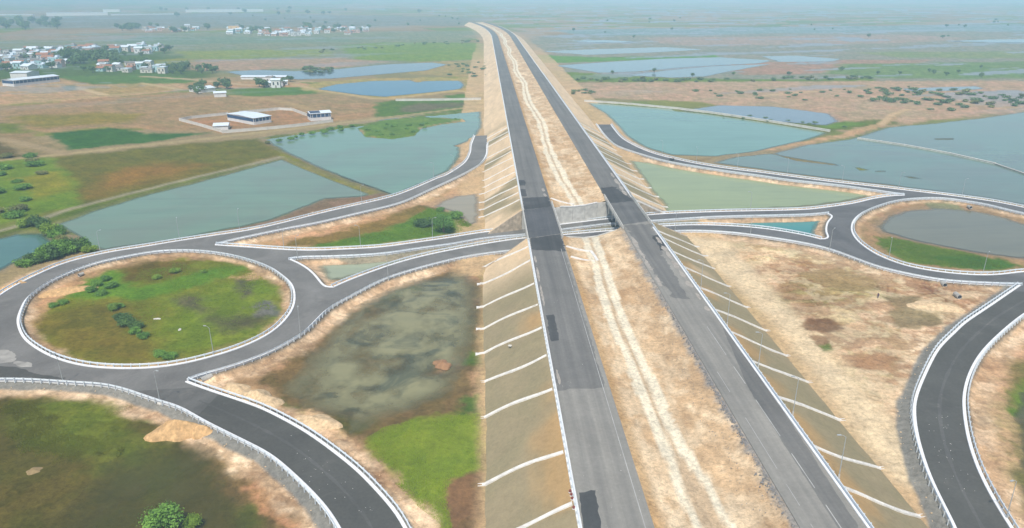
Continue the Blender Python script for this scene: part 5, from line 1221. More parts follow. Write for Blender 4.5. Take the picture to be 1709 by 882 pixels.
# ------------------------------------------------------------------ foliage
M['leaf_dark'] = leaf_mat('leaf_dark', (0.10, 0.185, 0.055))
M['leaf_mid'] = leaf_mat('leaf_mid', (0.15, 0.30, 0.055))
M['leaf_light'] = leaf_mat('leaf_light', (0.23, 0.36, 0.05))
M['leaf_far'] = leaf_mat('leaf_far', (0.125, 0.205, 0.08), 0.4)
M['leaf_dry'] = leaf_mat('leaf_dry', (0.22, 0.24, 0.09))
M['bark'] = simple('bark', (0.16, 0.12, 0.085), 0.95, 0, 0.3, 4)
M['grass'] = None

def crown_mesh(name, rx, rz, zc, n, leaf, lobes, seed, mat):
    r = np.random.default_rng(seed)
    L = []
    for i in range(lobes):
        d = r.normal(size=3); d /= np.linalg.norm(d); d[2] = d[2] * 0.7 + 0.15
        c = d * np.array([rx, rx, rz]) * r.uniform(0.25, 0.68); L.append((c, r.uniform(0.34, 0.58)))
    V = []; Fc = []
    for i in range(n):
        c, s = L[r.integers(lobes)]
        d = r.normal(size=3); d /= np.linalg.norm(d)
        rad = s * (r.uniform(0.6, 1.08) ** 0.7 if r.random() < 0.85 else r.uniform(1.0, 1.45))
        p = c + d * np.array([rx, rx, rz]) * rad + np.array([0, 0, zc])
        if p[2] < 0.05: p[2] = abs(p[2]) * 0.3 + 0.05
        nrm = d + r.normal(0, 0.55, 3) + np.array([0, 0, 0.25]); nrm /= np.linalg.norm(nrm)
        t = np.cross(nrm, r.normal(size=3)); t /= np.linalg.norm(t); b = np.cross(nrm, t)
        a = leaf * r.uniform(0.6, 1.4); w = a * r.uniform(0.45, 0.7)
        k = len(V)
        V += [p - t * a * 0.5, p + b * w * 0.5 + nrm * a * 0.1, p + t * a * 0.5, p - b * w * 0.5 + nrm * a * 0.1]
        Fc.append((k, k + 1, k + 2, k + 3))
    me = mesh(name, V, Fc); me.materials.append(mat); return me
def trunk_mesh(h, r, seed, spread):
    rr = random.Random(seed); b = MB()
    b.tube((0, 0, -0.3), (0.05 * h, 0, h * 0.5), r, r * 0.7, 7); b.tube((0.05 * h, 0, h * 0.5), (0, 0.03 * h, h), r * 0.7, r * 0.35, 7)
    for i in range(4):
        a = rr.uniform(0, 6.28); z0 = h * rr.uniform(0.35, 0.7)
        b.tube((0.03 * h, 0, z0), (math.cos(a) * spread, math.sin(a) * spread, z0 + h * 0.4), r * 0.4, r * 0.12, 5)
    me = mesh('trunk', b.v, b.f); me.materials.append(M['bark']); return me
# unit shapes about 1 m across the radius; scaled per plant
BUSH_NEAR = [crown_mesh('foliage', 1.0, 0.75, 0.62, 2600, 0.15, 15, 40 + i, M[m]) for i, m in enumerate(('leaf_mid', 'leaf_dark', 'leaf_light', 'leaf_mid', 'leaf_dry'))]
BUSH_FAR = [crown_mesh('foliage', 1.0, 0.7, 0.5, 260, 0.34, 6, 60 + i, M[m]) for i, m in enumerate(('leaf_far', 'leaf_far', 'leaf_far', 'leaf_dry'))]
CROWN_FAR = [crown_mesh('crown', 1.0, 0.85, 1.0, 380, 0.34, 9, 80 + i, M[m]) for i, m in enumerate(('leaf_far', 'leaf_far', 'leaf_dark', 'leaf_far'))]
CROWN_NEAR = [crown_mesh('crown', 1.0, 0.85, 1.1, 3200, 0.13, 12, 95 + i, M[m]) for i, m in enumerate(('leaf_mid', 'leaf_mid'))]
TRUNK = [trunk_mesh(1.5, 0.10, i, 0.5) for i in range(3)]
def bush(p, r, label, kind=0, far=False, group=None, z=-0.1, flat=1.0, cat='bush'):
    me = (BUSH_FAR if far else BUSH_NEAR)[kind]
    o = bpy.data.objects.new('bush', me); COL.objects.link(o)
    o.location = (p[0], p[1], z); o.scale = (r, r * random.uniform(0.8, 1.1), r * flat * random.uniform(0.85, 1.1)); o.rotation_euler = (0, 0, random.uniform(0, 6.28))
    tag(o, label, cat, group); return o
def tree(p, r, label, kind=0, far=True, group=None, z=0.0):
    root = empty('tree', (p[0], p[1], z), random.uniform(0, 6.28)); tag(root, label, 'tree', group)
    for nm, me in (('crown', (CROWN_FAR if far else CROWN_NEAR)[kind]), ('trunk', TRUNK[kind % 3])):
        o = bpy.data.objects.new(nm, me); COL.objects.link(o); o.parent = root
        o.scale = (r, r, r * (0.95 if far else 0.8))
    return root

# near vegetation
tree([(-51.54,94.95)][0], 3.2, 'large leafy green tree at the bottom edge beside the lower left flood water', 0, False)
bush([(-47.44,96.46)][0], 1.6, 'bright yellow-green round shrub right of the bottom edge tree', 2)
tree([(-15.07,246.83)][0], 4.2, 'round bright green tree in the grassy left infield', 1, False)
bush([(-22.54,253.41)][0], 3.6, 'low dark green bush left of the round infield tree', 1, flat=0.7)
bush([(-11.22,264.18)][0], 3.4, 'green bush at the edge of the beige pool', 0, flat=0.7)
bush([(-17.83,274.02)][0], 2.2, 'small green bush on the strip above the beige pool', 0, flat=0.5)
ISL = [("90,512",2.2,0),("106,507",2.2,0),("152,487",2.6,0),("163,477",2.8,0),("176,468",2.8,0),("186,480",2.8,3),("170,492",2.2,3),("190,517",2.6,2),("199,513",2.0,0),
       ("204,535",3.0,1),("214,541",3.2,1),("226,548",2.8,1),("225,556",2.6,0),("240,563",2.4,0),("268,594",2.6,0),("283,598",2.4,3),("262,465",2.0,2),("292,455",2.2,2),("340,455",1.6,2)]
ISL_P = [(-117.21,185.57),(-115.71,187.53),(-112.45,195.91),(-112.81,200.43),(-112.59,204.64),(-108.16,198.89),(-108.32,193.57),(-100.08,182.96),(-99.37,184.52),(-94.66,175.91),(-92.12,173.63),(-89.17,171.04),(-88.08,168.23),(-84.81,165.75),(-76.63,155.65),(-74.05,154.36),(-98,205.55),(-94.61,210.36),(-85.89,210.04)]
for i, ((q, r, k), p) in enumerate(zip(ISL, ISL_P)):
    bush(p, r * 0.8, 'green bush on the left roundabout island, %s from the left' % ORD[sorted(range(len(ISL_P)), key=lambda j: float(ISL[j][0].split(',')[0])).index(i)], k, group='bushes on the left island', flat=0.65)
for i, (p, r, k) in enumerate(zip([(-143.4,217.28),(-141.59,219.88),(-140.18,222),(-138.76,224.15),(-137.69,226.36),(-136.21,228.6),(-134.7,230.87),(-133.17,233.19),(-129.7,230.1),(-142.82,228.84),(-138.49,235.2),(-141.43,232.3)], (3, 3.4, 3.6, 4, 4, 4.2, 4, 3.6, 2.8, 3.4, 3.2, 3.6), (3, 1, 0, 1, 0, 0, 1, 0, 2, 0, 1, 3))):
    bush(p, r, 'dense green bush in the thicket by the dark pond, %s from the left' % ORD[sorted(range(12), key=lambda j: (40,58,72,86,98,112,126,140,150,78,118,95)[j]).index(i)], k, group='thicket between the dark pond and the roundabout', flat=0.8)
for i, (p, r, k) in enumerate(zip([(-163.7,260.7),(-158.31,254.82),(-152.7,249.13),(-148.14,243.7),(-167.2,258.7),(-143.95,240.35),(-149.35,249.01)], (3.2, 3.6, 3.2, 2.8, 2.6, 2.4, 2.6), (1, 1, 2, 3, 2, 4, 3))):
    bush(p, r, 'bush on the dyke corner above the small dark pond, %s of seven from the left' % ORD[(1, 2, 3, 4, 0, 6, 5)[i]], k, group='bushes on the dyke corner')
for i, p in enumerate(scatter([(-262.1,381.5),(-231.3,380.4),(-199.4,330.7),(-173.4,273.2),(-184.1,258.6)], 20, 7)):
    bush(p, random.uniform(2.4, 4.6), 'leafy bush in the yellow-green scrub at the left edge', random.choice((0, 3, 3, 4)), group='scrub at the left edge', flat=0.5)
for i, p in enumerate(scatter([(-123.9,411.1),(-93.6,461.7),(-80,469.9),(-76.7,461.1),(-102.7,435.7),(-119.6,407.6)], 12, 6)):
    bush(p, random.uniform(1.6, 2.8), 'low green bush on the shore below the walled compound', random.choice((0, 3, 4)), far=False, group='bushes along the compound shore', flat=0.6)
for i, p in enumerate(scatter([(-76.4,458.9),(-47.8,492),(-15.8,490.8),(-28.9,474.8),(-42.5,433.5),(-66.5,428.7)], 14, 5)):
    bush(p, random.uniform(1.4, 2.8), 'low green bush on the grassy spit in the teal water', random.choice((0, 3)), group='bushes on the grassy spit', flat=0.5)

# far vegetation
def far_trees(poly, n, rr, label, group, gap=6, kinds=(0, 1, 2, 3)):
    for p in scatter(poly, n, gap): tree(p, random.uniform(*rr), label, random.choice(kinds), True, group)
def far_bushes(poly, n, rr, label, group, gap=4, flat=0.48):
    for p in scatter(poly, n, gap): bush(p, random.uniform(*rr), label, random.choice((0, 1, 2, 3)), True, group, flat=flat)
far_trees([(-681.4,1055),(-593.4,1116.1),(-465.6,1158.7),(-405.5,1025.1),(-496.1,956.1),(-442,823.1),(-522.5,801.6)], 46, (3.4, 6.0), 'dark green tree between the houses of the nearer village', 'trees in the nearer village', 9)
far_trees([(-563.4,1030.9),(-493.2,1028.3),(-447.9,954.3),(-429.2,890.7),(-470.2,877.7),(-508.2,924)], 40, (4.5, 7), 'tree of the dense dark grove right of the nearer village', 'village grove', 8)
far_trees([(-422.3,890.4),(-394,904.4),(-358.5,820.1),(-404.2,797.3),(-432.3,816.5)], 14, (3.2, 5), 'dark tree beside the scattered houses below the village grove', 'trees below the village grove', 8)
far_trees([(-356.2,832.8),(-341.8,859),(-290.1,823.9),(-277.5,786.8),(-328.5,777.1)], 22, (3.4, 5.2), 'dark tree in the small wood right of the scattered houses', 'small wood', 7)
far_trees([(-857.4,1826.1),(-807.6,1854.7),(-697.9,1656.9),(-714.8,1609.3),(-768,1635)], 14, (6, 9), 'hazy dark tree left of the far village', 'trees by the far village', 12)
far_trees([(-806.8,1886.1),(-570.5,1815.6),(-262.7,1804.4),(-207.7,1590.8),(-476.9,1512.3),(-690.1,1608.4)], 34, (5, 8), 'hazy tree among the houses of the far village', 'trees by the far village', 12)
far_trees([(-1351.6,2201.9),(-1184.3,2195.8),(-958.9,1771.9),(-1029.1,1668.9)], 26, (7, 11), 'hazy tree in the dark far wood at the left edge', 'far wood on the left', 14)
far_trees([(-254,653.9),(-249.8,666.3),(-231.5,621.9),(-240.4,622.2)], 6, (3.0, 4.2), 'tree left of the white farm shed', 'trees round the farm shed', 5)
far_trees([(-254.5,679.4),(-234.3,687.6),(-219.9,652.7),(-232.3,653.2),(-247.1,666.2)], 6, (3.2, 4.4), 'tree behind the white farm shed', 'trees round the farm shed', 5)
far_trees([(-211.1,700.6),(-204.9,709.8),(-191.3,664.1),(-198.5,660.2)], 4, (3.6, 4.8), 'dark round tree left of the poultry shed', 'trees by the poultry shed', 4)
far_trees([(-201.5,709.7),(-181.4,713.8),(-172.3,676.4),(-190.5,672.7)], 8, (2.6, 3.8), 'tree among the small buildings below the poultry shed', 'trees by the poultry shed', 5)
far_bushes([(-209.1,847.3),(-163.3,832.3),(-163.1,782.6),(-192.3,789.6)], 14, (3.5, 6), 'bush on the green islet in the far blue water', 'far islet bushes', 5)
far_bushes([(-243.6,1081),(-106.1,1253.4),(-8.3,1311.5),(-8,1249.8),(-109.6,1184),(-228.4,1048.7)], 24, (3, 5.5), 'bush in the far hedge left of the highway', 'far hedge left of the highway', 7)
far_bushes([(-44.1,876.6),(2.5,905.4),(3.6,737.6),(-35.1,749.7)], 20, (2.2, 4), 'small bush on the rough ground left of the far highway', 'rough ground bushes', 6)
far_bushes([(73.2,724.6),(225.5,713.9),(388.6,734.3),(375.5,708.5),(218.1,689.6),(79.2,699.5)], 40, (2.6, 4.6), 'bush in the row along the canal right of the highway', 'canal row', 6, 0.6)
far_bushes([(140.1,639.6),(272.8,643),(375.6,665.4),(388.4,630.5),(318.6,560.1),(269.6,555.5),(185.3,581.7)], 36, (1.8, 3.4), 'scattered bush on the sandy plain right of the highway', 'bushes on the sandy plain', 8)
far_bushes([(336.6,653.5),(393.2,638.6),(443.9,597.3),(389.7,520.9),(318.6,512.2),(294.1,567.6)], 60, (2.4, 5.2), 'bush in the denser scrub at the right of the sandy plain', 'dense scrub on the plain', 6)
far_bushes([(73,633.9),(93,637.2),(89.7,614),(71.9,610.9)], 8, (2.6, 3.6), 'bush of the green clump beside the right highway bank', 'clump beside the bank', 3)
far_bushes([(140.3,518.7),(180.7,498.6),(222,461.1),(251.1,464.6),(240.7,451.6),(210.6,444.3),(170.8,481.6)], 14, (1.2, 2.4), 'low bush on the grassy strip behind the white wall', 'bushes behind the white wall', 5, 0.5)
far_trees([(131.2,815),(137.7,814.7),(317.7,753.6),(304.6,721.4),(121.8,755.1)], 5, (2.0, 3.0), 'lone tree in the pale paddies', 'lone paddy trees', 30)
far_trees([(112.2,1989.8),(554.6,2423.4),(908.9,1649.4),(1709.7,2381.3),(998.7,1379.2),(493.9,1261.6),(104.7,1450.4)], 22, (2.5, 5), 'hazy lone tree in the far fields right of the highway', 'far lone trees', 40)
far_trees([(-769.2,2586.7),(-57.3,2687),(-36.5,1683.9),(-189.8,1544.7),(-601.6,2015.8)], 16, (2.5, 5), 'hazy lone tree in the far fields left of the highway', 'far lone trees on the left', 40)
far_trees([(379.5,793.2),(599,824.7),(529.8,718.4),(364.8,735.2)], 9, (2.0, 3.2), 'small tree on the far green field at the right', 'green field trees', 12)
far_trees([(-1725.1,3213.3),(-1016.7,3717.5),(-277.8,3353.2),(-223.8,2693.1),(-1152.4,2485.6)], 18, (6, 11), 'very hazy tree near the horizon on the left', 'horizon trees', 60)

# grass on the wet meadows: short blades in tufts
def grass(poly, n, h, cols, label, keep):
    r = np.random.default_rng(len(label))
    P = np.array(poly); lo = P.min(0); hi = P.max(0)
    q = r.uniform(lo, hi, (n * 5, 2)).astype(np.float32)
    m = sdf(q[:, 0], q[:, 1], poly) < 0; q = q[m]
    f = fbm(q[:, 0] / 6 + 2, q[:, 1] / 6, 4, 0.6) + 0.10 * np.clip(sdf(q[:, 0], q[:, 1], poly) + 3, 0, 3) * -0.5
    q = q[r.random(len(q)) < sstep(keep - 0.14, keep + 0.14, f)][:n]
    k = len(q); a = r.uniform(0, 2 * np.pi, (k, 3)); hh = h * r.uniform(0.5, 1.3, (k, 3)); w = h * 0.22
    V = np.zeros((k, 9, 3), np.float32)
    for j in range(3):
        dx = np.cos(a[:, j]); dy = np.sin(a[:, j]); lean = r.uniform(0.2, 0.9, k) * hh[:, j]
        V[:, 3*j, 0] = q[:, 0] - dy * w; V[:, 3*j, 1] = q[:, 1] + dx * w
        V[:, 3*j+1, 0] = q[:, 0] + dy * w; V[:, 3*j+1, 1] = q[:, 1] - dx * w
        V[:, 3*j+2, 0] = q[:, 0] + dx * lean; V[:, 3*j+2, 1] = q[:, 1] + dy * lean
        V[:, 3*j:3*j+2, 2] = -0.32; V[:, 3*j+2, 2] = -0.1 + hh[:, j]
    nF = k * 3
    me = bpy.data.meshes.new('grass'); me.vertices.add(k * 9); me.vertices.foreach_set('co', V.ravel())
    me.loops.add(nF * 3); me.loops.foreach_set('vertex_index', np.arange(nF * 3, dtype=np.int32)); me.polygons.add(nF)
    me.polygons.foreach_set('loop_start', np.arange(0, nF * 3, 3, dtype=np.int32)); me.polygons.foreach_set('loop_total', np.full(nF, 3, np.int32)); me.update(calc_edges=True)
    g = fbm(q[:, 0] / 8 + 5, q[:, 1] / 8, 3)
    c = np.array(cols[0])[None] * (1 - g[:, None]) + np.array(cols[1])[None] * g[:, None]
    c = np.clip(c * 1.45 * r.uniform(0.8, 1.2, (k, 1)), 0, 0.6); c = np.repeat(c, 9, 0)
    at = me.color_attributes.new('Col', 'FLOAT_COLOR', 'POINT'); at.data.foreach_set('color', np.concatenate([c, np.ones((k * 9, 1))], 1).astype(np.float32).ravel())
    if M['grass'] is None:
        mm, nt, b = mat_new('grass_blades'); an = N(nt, 'ShaderNodeAttribute', attribute_name='Col'); nt.links.new(an.outputs['Color'], b.inputs['Base Color'])
        b.inputs['Roughness'].default_value = 0.8; b.inputs['Specular IOR Level'].default_value = 0.0; M['grass'] = mm
    o = link('grass', me, M['grass']); tag(o, label, 'grass', kind='stuff')
G1 = (0.225,0.291,0.015); G2 = (0.156,0.231,0.015)
grass([(-23.93,119.17),(-20.64,123.52),(-13.88,126.48),(-1.7,128.03),(-1.62,109.62),(-6.87,107.41),(-7.35,102.07),(-4.84,86.81),(-6.9,86.88),(-7.99,95.3),(-11.67,99.48),(-17.57,107.63)], 34000, 0.26, (G1, G2), 'bright green grass below the left highway slope', 0.30)
grass([(-117.6,190.5),(-114.35,206.14),(-97.46,221.54),(-77.43,217.54),(-60.06,197.14),(-56.53,169.15),(-63.94,155.79),(-75.13,152.64),(-83.77,166.71),(-101.12,181.82)], 34000, 0.24, ((0.131,0.228,0.015), (0.177,0.207,0.015)), 'green grass on the left roundabout island', 0.46)
grass([(-101.93,136.77),(-73.27,134.77),(-65.04,120.86),(-69.26,114.4),(-81.29,113.05),(-88.83,115.11)], 30000, 0.22, ((0.123,0.149,0.015), (0.128,0.117,0.015)), 'olive grass in the lower left flood water', 0.5)
grass([(-61.03,231.16),(-51.64,238.89),(-36.72,249.69),(-27.58,266.33),(-23.49,278.42),(-11.84,268.93),(-4.8,254.93),(-10.97,244.64),(-34.87,235.12),(-50.23,231.37)], 14000, 0.32, ((0.107,0.196,0.015), (0.128,0.175,0.015)), 'bright green grass in the left infield', 0.42)
grass([(135.01,235.32),(141.09,232.5),(149.07,224.71),(159.04,214.97),(164.96,206.57),(159.49,204.15),(145.09,205.2),(134.23,209.28),(130.96,221.19)], 12000, 0.3, ((0.103,0.158,0.015), (0.064,0.141,0.015)), 'green grass in the right roundabout island', 0.42)

# ------------------------------------------------------------------ sand heaps, boulders, rubble, pipes
M['sand'] = simple('heap_sand', (0.570,0.359,0.168), 0.95, 0, 0.3, 1.3, 0.05)
M['sand_pale'] = simple('heap_sand_pale', (0.644,0.466,0.269), 0.95, 0, 0.3, 1.3, 0.05)
def heap(p, rx, ry, h, label, mat, seed, rot=0.0):
    r = np.random.default_rng(seed); n = 30; m = 16; V = []; Fc = []
    for j in range(m + 1):
        t = j / m
        for i in range(n):
            a = 2 * math.pi * i / n; k = 1 + 0.22 * math.sin(2 * a + seed) + 0.12 * math.sin(5 * a + 2 * seed)
            x = math.cos(a) * rx * t * k; y = math.sin(a) * ry * t * k
            t = t * 1.0
            z = 1.5 * h * max(0, (1 - t ** 1.1)) * (1 + 0.35 * math.sin(3 * a + seed) * t) + 0.45 * h * (0.3 + t) * (float(fbm(np.array([x * 0.9 + seed * 7]), np.array([y * 0.9]), 3)[0]) - 0.5) * 2 * (1 - t) - 0.3 * (t > 0.99)
            V.append((x, y, z))
    for j in range(m):
        for i in range(n):
            a = j * n + i; b = j * n + (i + 1) % n; Fc.append((a, a + n, b + n, b))
    o = link('sand_heap', mesh('sand_heap', V, Fc), mat, smooth=True); o.location = (p[0], p[1], 0.0); o.rotation_euler = (0, 0, rot)
    tag(o, label, 'sand heap', 'dumped sand heaps'); return o
heap([(-60.27,123.31)][0], 5.0, 3.4, 1.9, 'orange sand heap beside the flooded grass at the lower left', M['sand'], 1)
heap([(-55.75,123.14)][0], 3.0, 2.2, 1.2, 'smaller orange sand heap against the lower left ramp', M['sand'], 2)
heap([(-48.2,134.81)][0], 6.0, 3.6, 1.5, 'large pale sand heap behind the lower left ramp', M['sand_pale'], 3, -0.3)
heap([(-53.81,138.92)][0], 4.5, 2.4, 1.0, 'long pale sand heap near the nose of the lower left ramp', M['sand_pale'], 4, -0.5)
heap([(-81,112)][0], 1.5, 1.0, 0.3, 'tiny sand mound in the dark flooded grass', simple('dull_sand', (0.293,0.211,0.102), 0.95, 0, 0.2, 1, 0.05), 5)
heap([(-34.47,125.72)][0], 5.2, 3.0, 0.9, 'flat pale sand tongue right of the lower left ramp', M['sand_pale'], 6, -0.5)
heap([(-135.61,200.8)][0], 4.0, 2.6, 1.2, 'orange sand heap at the left edge outside the roundabout', M['sand'], 7)
heap([(-120.2,195.75)][0], 7.5, 3.4, 0.9, 'orange sand heap inside the upper left edge of the roundabout island', M['sand'], 8, 0.5)
heap([(120.86,176.88)][0], 6.5, 4.0, 0.7, 'flat pale sand pad near the tip of the churned ground', M['sand_pale'], 9)
heap([(-10.54,149.13)][0], 2.2, 2.0, 0.5, 'reddish mud mound standing in the central marsh', simple('mud', (0.326,0.176,0.084), 0.95, 0, 0.2, 1), 10)
M['stone'] = simple('stone', (0.62, 0.59, 0.52), 0.9, 0, 0.25, 3)
def boulder_mesh(seed):
    bm = bmesh.new(); bmesh.ops.create_icosphere(bm, subdivisions=2, radius=0.5); r = random.Random(seed)
    for v in bm.verts: v.co *= 1 + r.uniform(-0.16, 0.16)
    me = bpy.data.meshes.new('boulder'); bm.to_mesh(me); bm.free(); me.materials.append(M['stone']); return me
for i, (p, s, lab) in enumerate((([(-85.97,176.33)][0], (1.9, 0.7, 0.6), 'white elongated boulder in the grass of the left island'), ([(-77.54,169.57)][0], (0.7, 1.4, 0.5), 'grey-white boulder right of the white one on the left island'),
                  ([(-67.36,132.8)][0], (1.0, 0.9, 0.9), 'pale round boulder on the shoulder of the lower left ramp'), ([(4.98,149.71)][0], (0.9, 0.7, 0.5), 'white boulder on the near left slope between two drain chutes'))):
    o = bpy.data.objects.new('boulder', boulder_mesh(i)); COL.objects.link(o); o.scale = s; o.location = (p[0], p[1], (0.05, 0.05, 0.75, 4.1)[i]); tag(o, lab, 'boulder')
# loose rubble
def rubble(pts, label, mat):
    b = MB(); r = random.Random(len(pts))
    base = [(1,0,0),(-1,0,0),(0,1,0),(0,-1,0),(0,0,1),(0,0,-1)]; fc = [(4,0,2),(4,2,1),(4,1,3),(4,3,0),(5,2,0),(5,1,2),(5,3,1),(5,0,3)]
    for (x, y, z, s) in pts:
        a = r.uniform(0, 6.28); cs, sn = math.cos(a), math.sin(a)
        v = []
        for (u, w, q) in base:
            u *= s * r.uniform(0.6, 1.3); w *= s * r.uniform(0.6, 1.3); q *= s * r.uniform(0.4, 0.9)
            v.append((x + cs * u - sn * w, y + sn * u + cs * w, z + q))
        b.add(v, fc)
    o = b.build('rubble', mat); tag(o, label, kind='stuff'); return o
rp = []
for (yc, sp, n, sx) in ((108, 4, 160, .5), (116, 3, 120, .4), (122, 5, 160, .5), (134, 6, 120, .4), (148, 8, 90, .4), (92, 3, 120, .8), (100, 3, 60, .4), (165, 8, 60, .4)):
    for i in range(n): rp.append((XR0 - 0.25 - abs(random.gauss(0, sx)), random.gauss(yc, sp), 7.84, abs(random.gauss(0.1, 0.07)) + 0.04))
for i in range(500):
    rp.append((random.uniform(38, 44), random.uniform(85, 180), 7.35, random.uniform(0.04, 0.12)))
rubble(rp, 'grey broken stones along the inner edge of the right carriageway', simple('rubble_grey', (0.2, 0.19, 0.18), 0.95, 0, 0.4, 2))
rp = []
for i in range(1500):
    k = random.choice(('C_lower', 'D_lower', 'H_left', 'H_right', 'D_upper', 'G_lower')); l = lines[k]; j = random.randrange(len(l)); nn = normals2(l)[j]
    poly = road_left if k[0] in 'CD' else road_right
    s = orient(l, poly); d = random.uniform(1.6, 7.5); p = l[j] - nn * s * d
    rp.append((p[0], p[1], 0.62 - 0.3 * max(0, d - 1), random.uniform(0.06, 0.2)))
rubble(rp, 'pale clods and stones scattered along the sandy verges', M['sand_pale'])
rp = [(random.uniform(13.6, 23), random.uniform(60, 200), HWY_Z + 0.01, random.uniform(0.03, 0.08)) for _ in range(60)] + [(p[0], p[1], ROAD_Z + 0.02, random.uniform(0.04, 0.1)) for p in scatter([(86.55,123.21),(93.73,122.95),(80.12,93.15),(76.95,99.28)], 40)] + [(p[0], p[1], ROAD_Z + 0.02, random.uniform(0.04, 0.1)) for p in scatter([(-38.57,121.41),(-27.26,109.71),(-16.98,95.27),(-21.74,95.45),(-33.22,108.21)], 30)]
rubble(rp, 'small pale crumbs lying on the asphalt', M['stone'])
def pipe(p, rot, label, r=0.65, ln=2.6):
    root = empty('culvert_pipe', (p[0], p[1], 0.55), rot); tag(root, label, 'culvert pipe', 'culvert pipes under the ramps')
    n = 16
    for nm, r0, r1, mt in (('barrel', r, r - 0.1, M['concrete']), ):
        V = []; Fc = []
        for x in (-ln / 2, ln / 2):
            for q in (r0, r1):
                for i in range(n): a = 2 * math.pi * i / n; V.append((x, q * math.cos(a), q * math.sin(a)))
        for i in range(n):
            j = (i + 1) % n
            Fc += [(i, j, 2 * n + j, 2 * n + i), (n + i, 3 * n + i, 3 * n + j, n + j), (i, n + i, n + j, j), (2 * n + i, 2 * n + j, 3 * n + j, 3 * n + i)]
        link(nm, mesh(nm, V, Fc), mt, root)
    b = MB(); b.tube((-ln / 2 + 0.25, 0, 0), (ln / 2 - 0.25, 0, 0), r - 0.1, r - 0.1, n); b.build('shade_plug', M['dark'], root)  # black plug painting the shade inside the hollow barrel
pipe([(131.92,191.64)][0], 1.45, 'concrete culvert pipe under the right roundabout verge')
pipe([(130.82,183)][0], 1.45, 'dark culvert pipe mouth in the sand near the ramp tip')
pipe([(-61.79,143.57)][0], 0.9, 'dark culvert pipe at the nose of the lower left ramp')
pipe([(-121.43,208.29)][0], 1.2, 'small culvert pipe inside the top of the left island', 0.5, 1.6)
pipe([(189.5,269.8)][0], 1.5, 'culvert pipe on the far bank of the right island pond', 0.6, 2.0)

# ------------------------------------------------------------------ walls
def wall_run(pts, h, t, label, mat, group=None, name='boundary_wall', z=-0.3):
    p = resample(np.array(pts, float), 12.0); root = empty(name, (float(p[0, 0]), float(p[0, 1]), 0)); tag(root, label, 'wall', group)
    ox, oy = p[0]
    v, f = sweep(p, [(-t / 2, z), (t / 2, z), (t / 2, h), (-t / 2, h)], 0.0); link('wall_face', mesh('wall_face', [(a - ox, b - oy, c) for a, b, c in v], f), mat, root)
    v, f = sweep(p, [(-t / 2 - 0.08, h + 0.003), (t / 2 + 0.08, h + 0.003), (t / 2 + 0.08, h + 0.12), (-t / 2 - 0.08, h + 0.12)], 0.0); link('coping', mesh('coping', [(a - ox, b - oy, c) for a, b, c in v], f), mat, root)
    q = resample(np.array(pts, float), 6.0); nn = normals2(q)
    for i in range(0, len(q), 2):
        b = MB().box(-0.25, 0.25, -t / 2 - 0.12, t / 2 + 0.12, z, h + 0.2); a = math.atan2(-nn[i, 0], nn[i, 1]); cs, sn = math.cos(a), math.sin(a)
        b.v = [(q[i, 0] - ox + cs * x - sn * y, q[i, 1] - oy + sn * x + cs * y, c) for x, y, c in b.v]; b.build('pier', mat, root)
    return root
M['wall_white'] = simple('whitewashed_wall', (0.66, 0.63, 0.56), 0.85, 0, 0.12, 0.3)
wall_run([(-157.4,444.5),(-135.8,453.8),(-116.8,465.8),(-98.9,481.9)], 1.7, 0.3, 'whitewashed front wall of the walled compound', M['wall_white'], 'compound walls')
wall_run([(-157.7,445.5),(-182,471.4),(-203,492.8),(-177.1,514.3)], 1.7, 0.3, 'whitewashed left and back wall of the walled compound', M['wall_white'], 'compound walls')
wall_run([(-170.5,519.3),(-146,536.2),(-139.2,534.5),(-121.6,507.1)], 1.7, 0.3, 'whitewashed rear wall behind the blue-banded shed', M['wall_white'], 'compound walls')
wall_run([(77.1,570.6),(108.4,553.5),(138.8,530),(161.7,504.5),(186.7,470.4),(208.8,436.1)], 1.0, 0.9, 'long low white wall along the far shore of the teal pond', M['wall_white'])
wall_run([(215.8,414.7),(230.4,397.3),(243.3,373.5),(251.7,347.4)], 0.25, 1.0, 'low pale causeway wall across the wide flood water', M['concrete_pale'], z=-1.5)
wall_run([(251.7,347.4),(251.8,334.4),(251.7,314.3)], 0.05, 0.9, 'dark low end of the causeway in the flood water', M['concrete'], z=-1.5)
wall_run([(-68.8,577.5),(-34.6,577.9),(-3,581.8)], 1.6, 0.5, 'straight cream wall on the green strip beside the highway', M['wall_white'])

# ------------------------------------------------------------------ buildings
M['roof_white'] = simple('white_sheet_roof', (0.70, 0.77, 0.81), 0.5, 0, 0.06, 0.2)
M['wall_cream'] = simple('cream_wall', (0.66, 0.62, 0.54), 0.85, 0, 0.1, 0.5)
M['wall_w'] = simple('white_wall', (0.72, 0.71, 0.68), 0.85, 0, 0.1, 0.5)
M['wall_blue'] = simple('dark_blue_wall_and_shade', (0.03, 0.07, 0.16), 0.6, 0, 0.2, 0.5)
M['wall_teal'] = simple('pale_teal_wall', (0.42, 0.62, 0.62), 0.85, 0, 0.1, 0.5)
M['wall_pink'] = simple('pink_wall', (0.62, 0.42, 0.34), 0.85, 0, 0.1, 0.5)
M['roof_tile'] = simple('red_tile', (0.36, 0.17, 0.10), 0.9, 0, 0.25, 2)
M['roof_grey'] = simple('grey_roof', (0.40, 0.38, 0.36), 0.85, 0, 0.2, 0.6)
M['glass'] = simple('dark_window', (0.03, 0.04, 0.05), 0.2, 0, 0.2, 1, 0.6)
M['solar'] = simple('solar_panel', (0.02, 0.035, 0.09), 0.25, 0, 0.2, 1, 0.6)
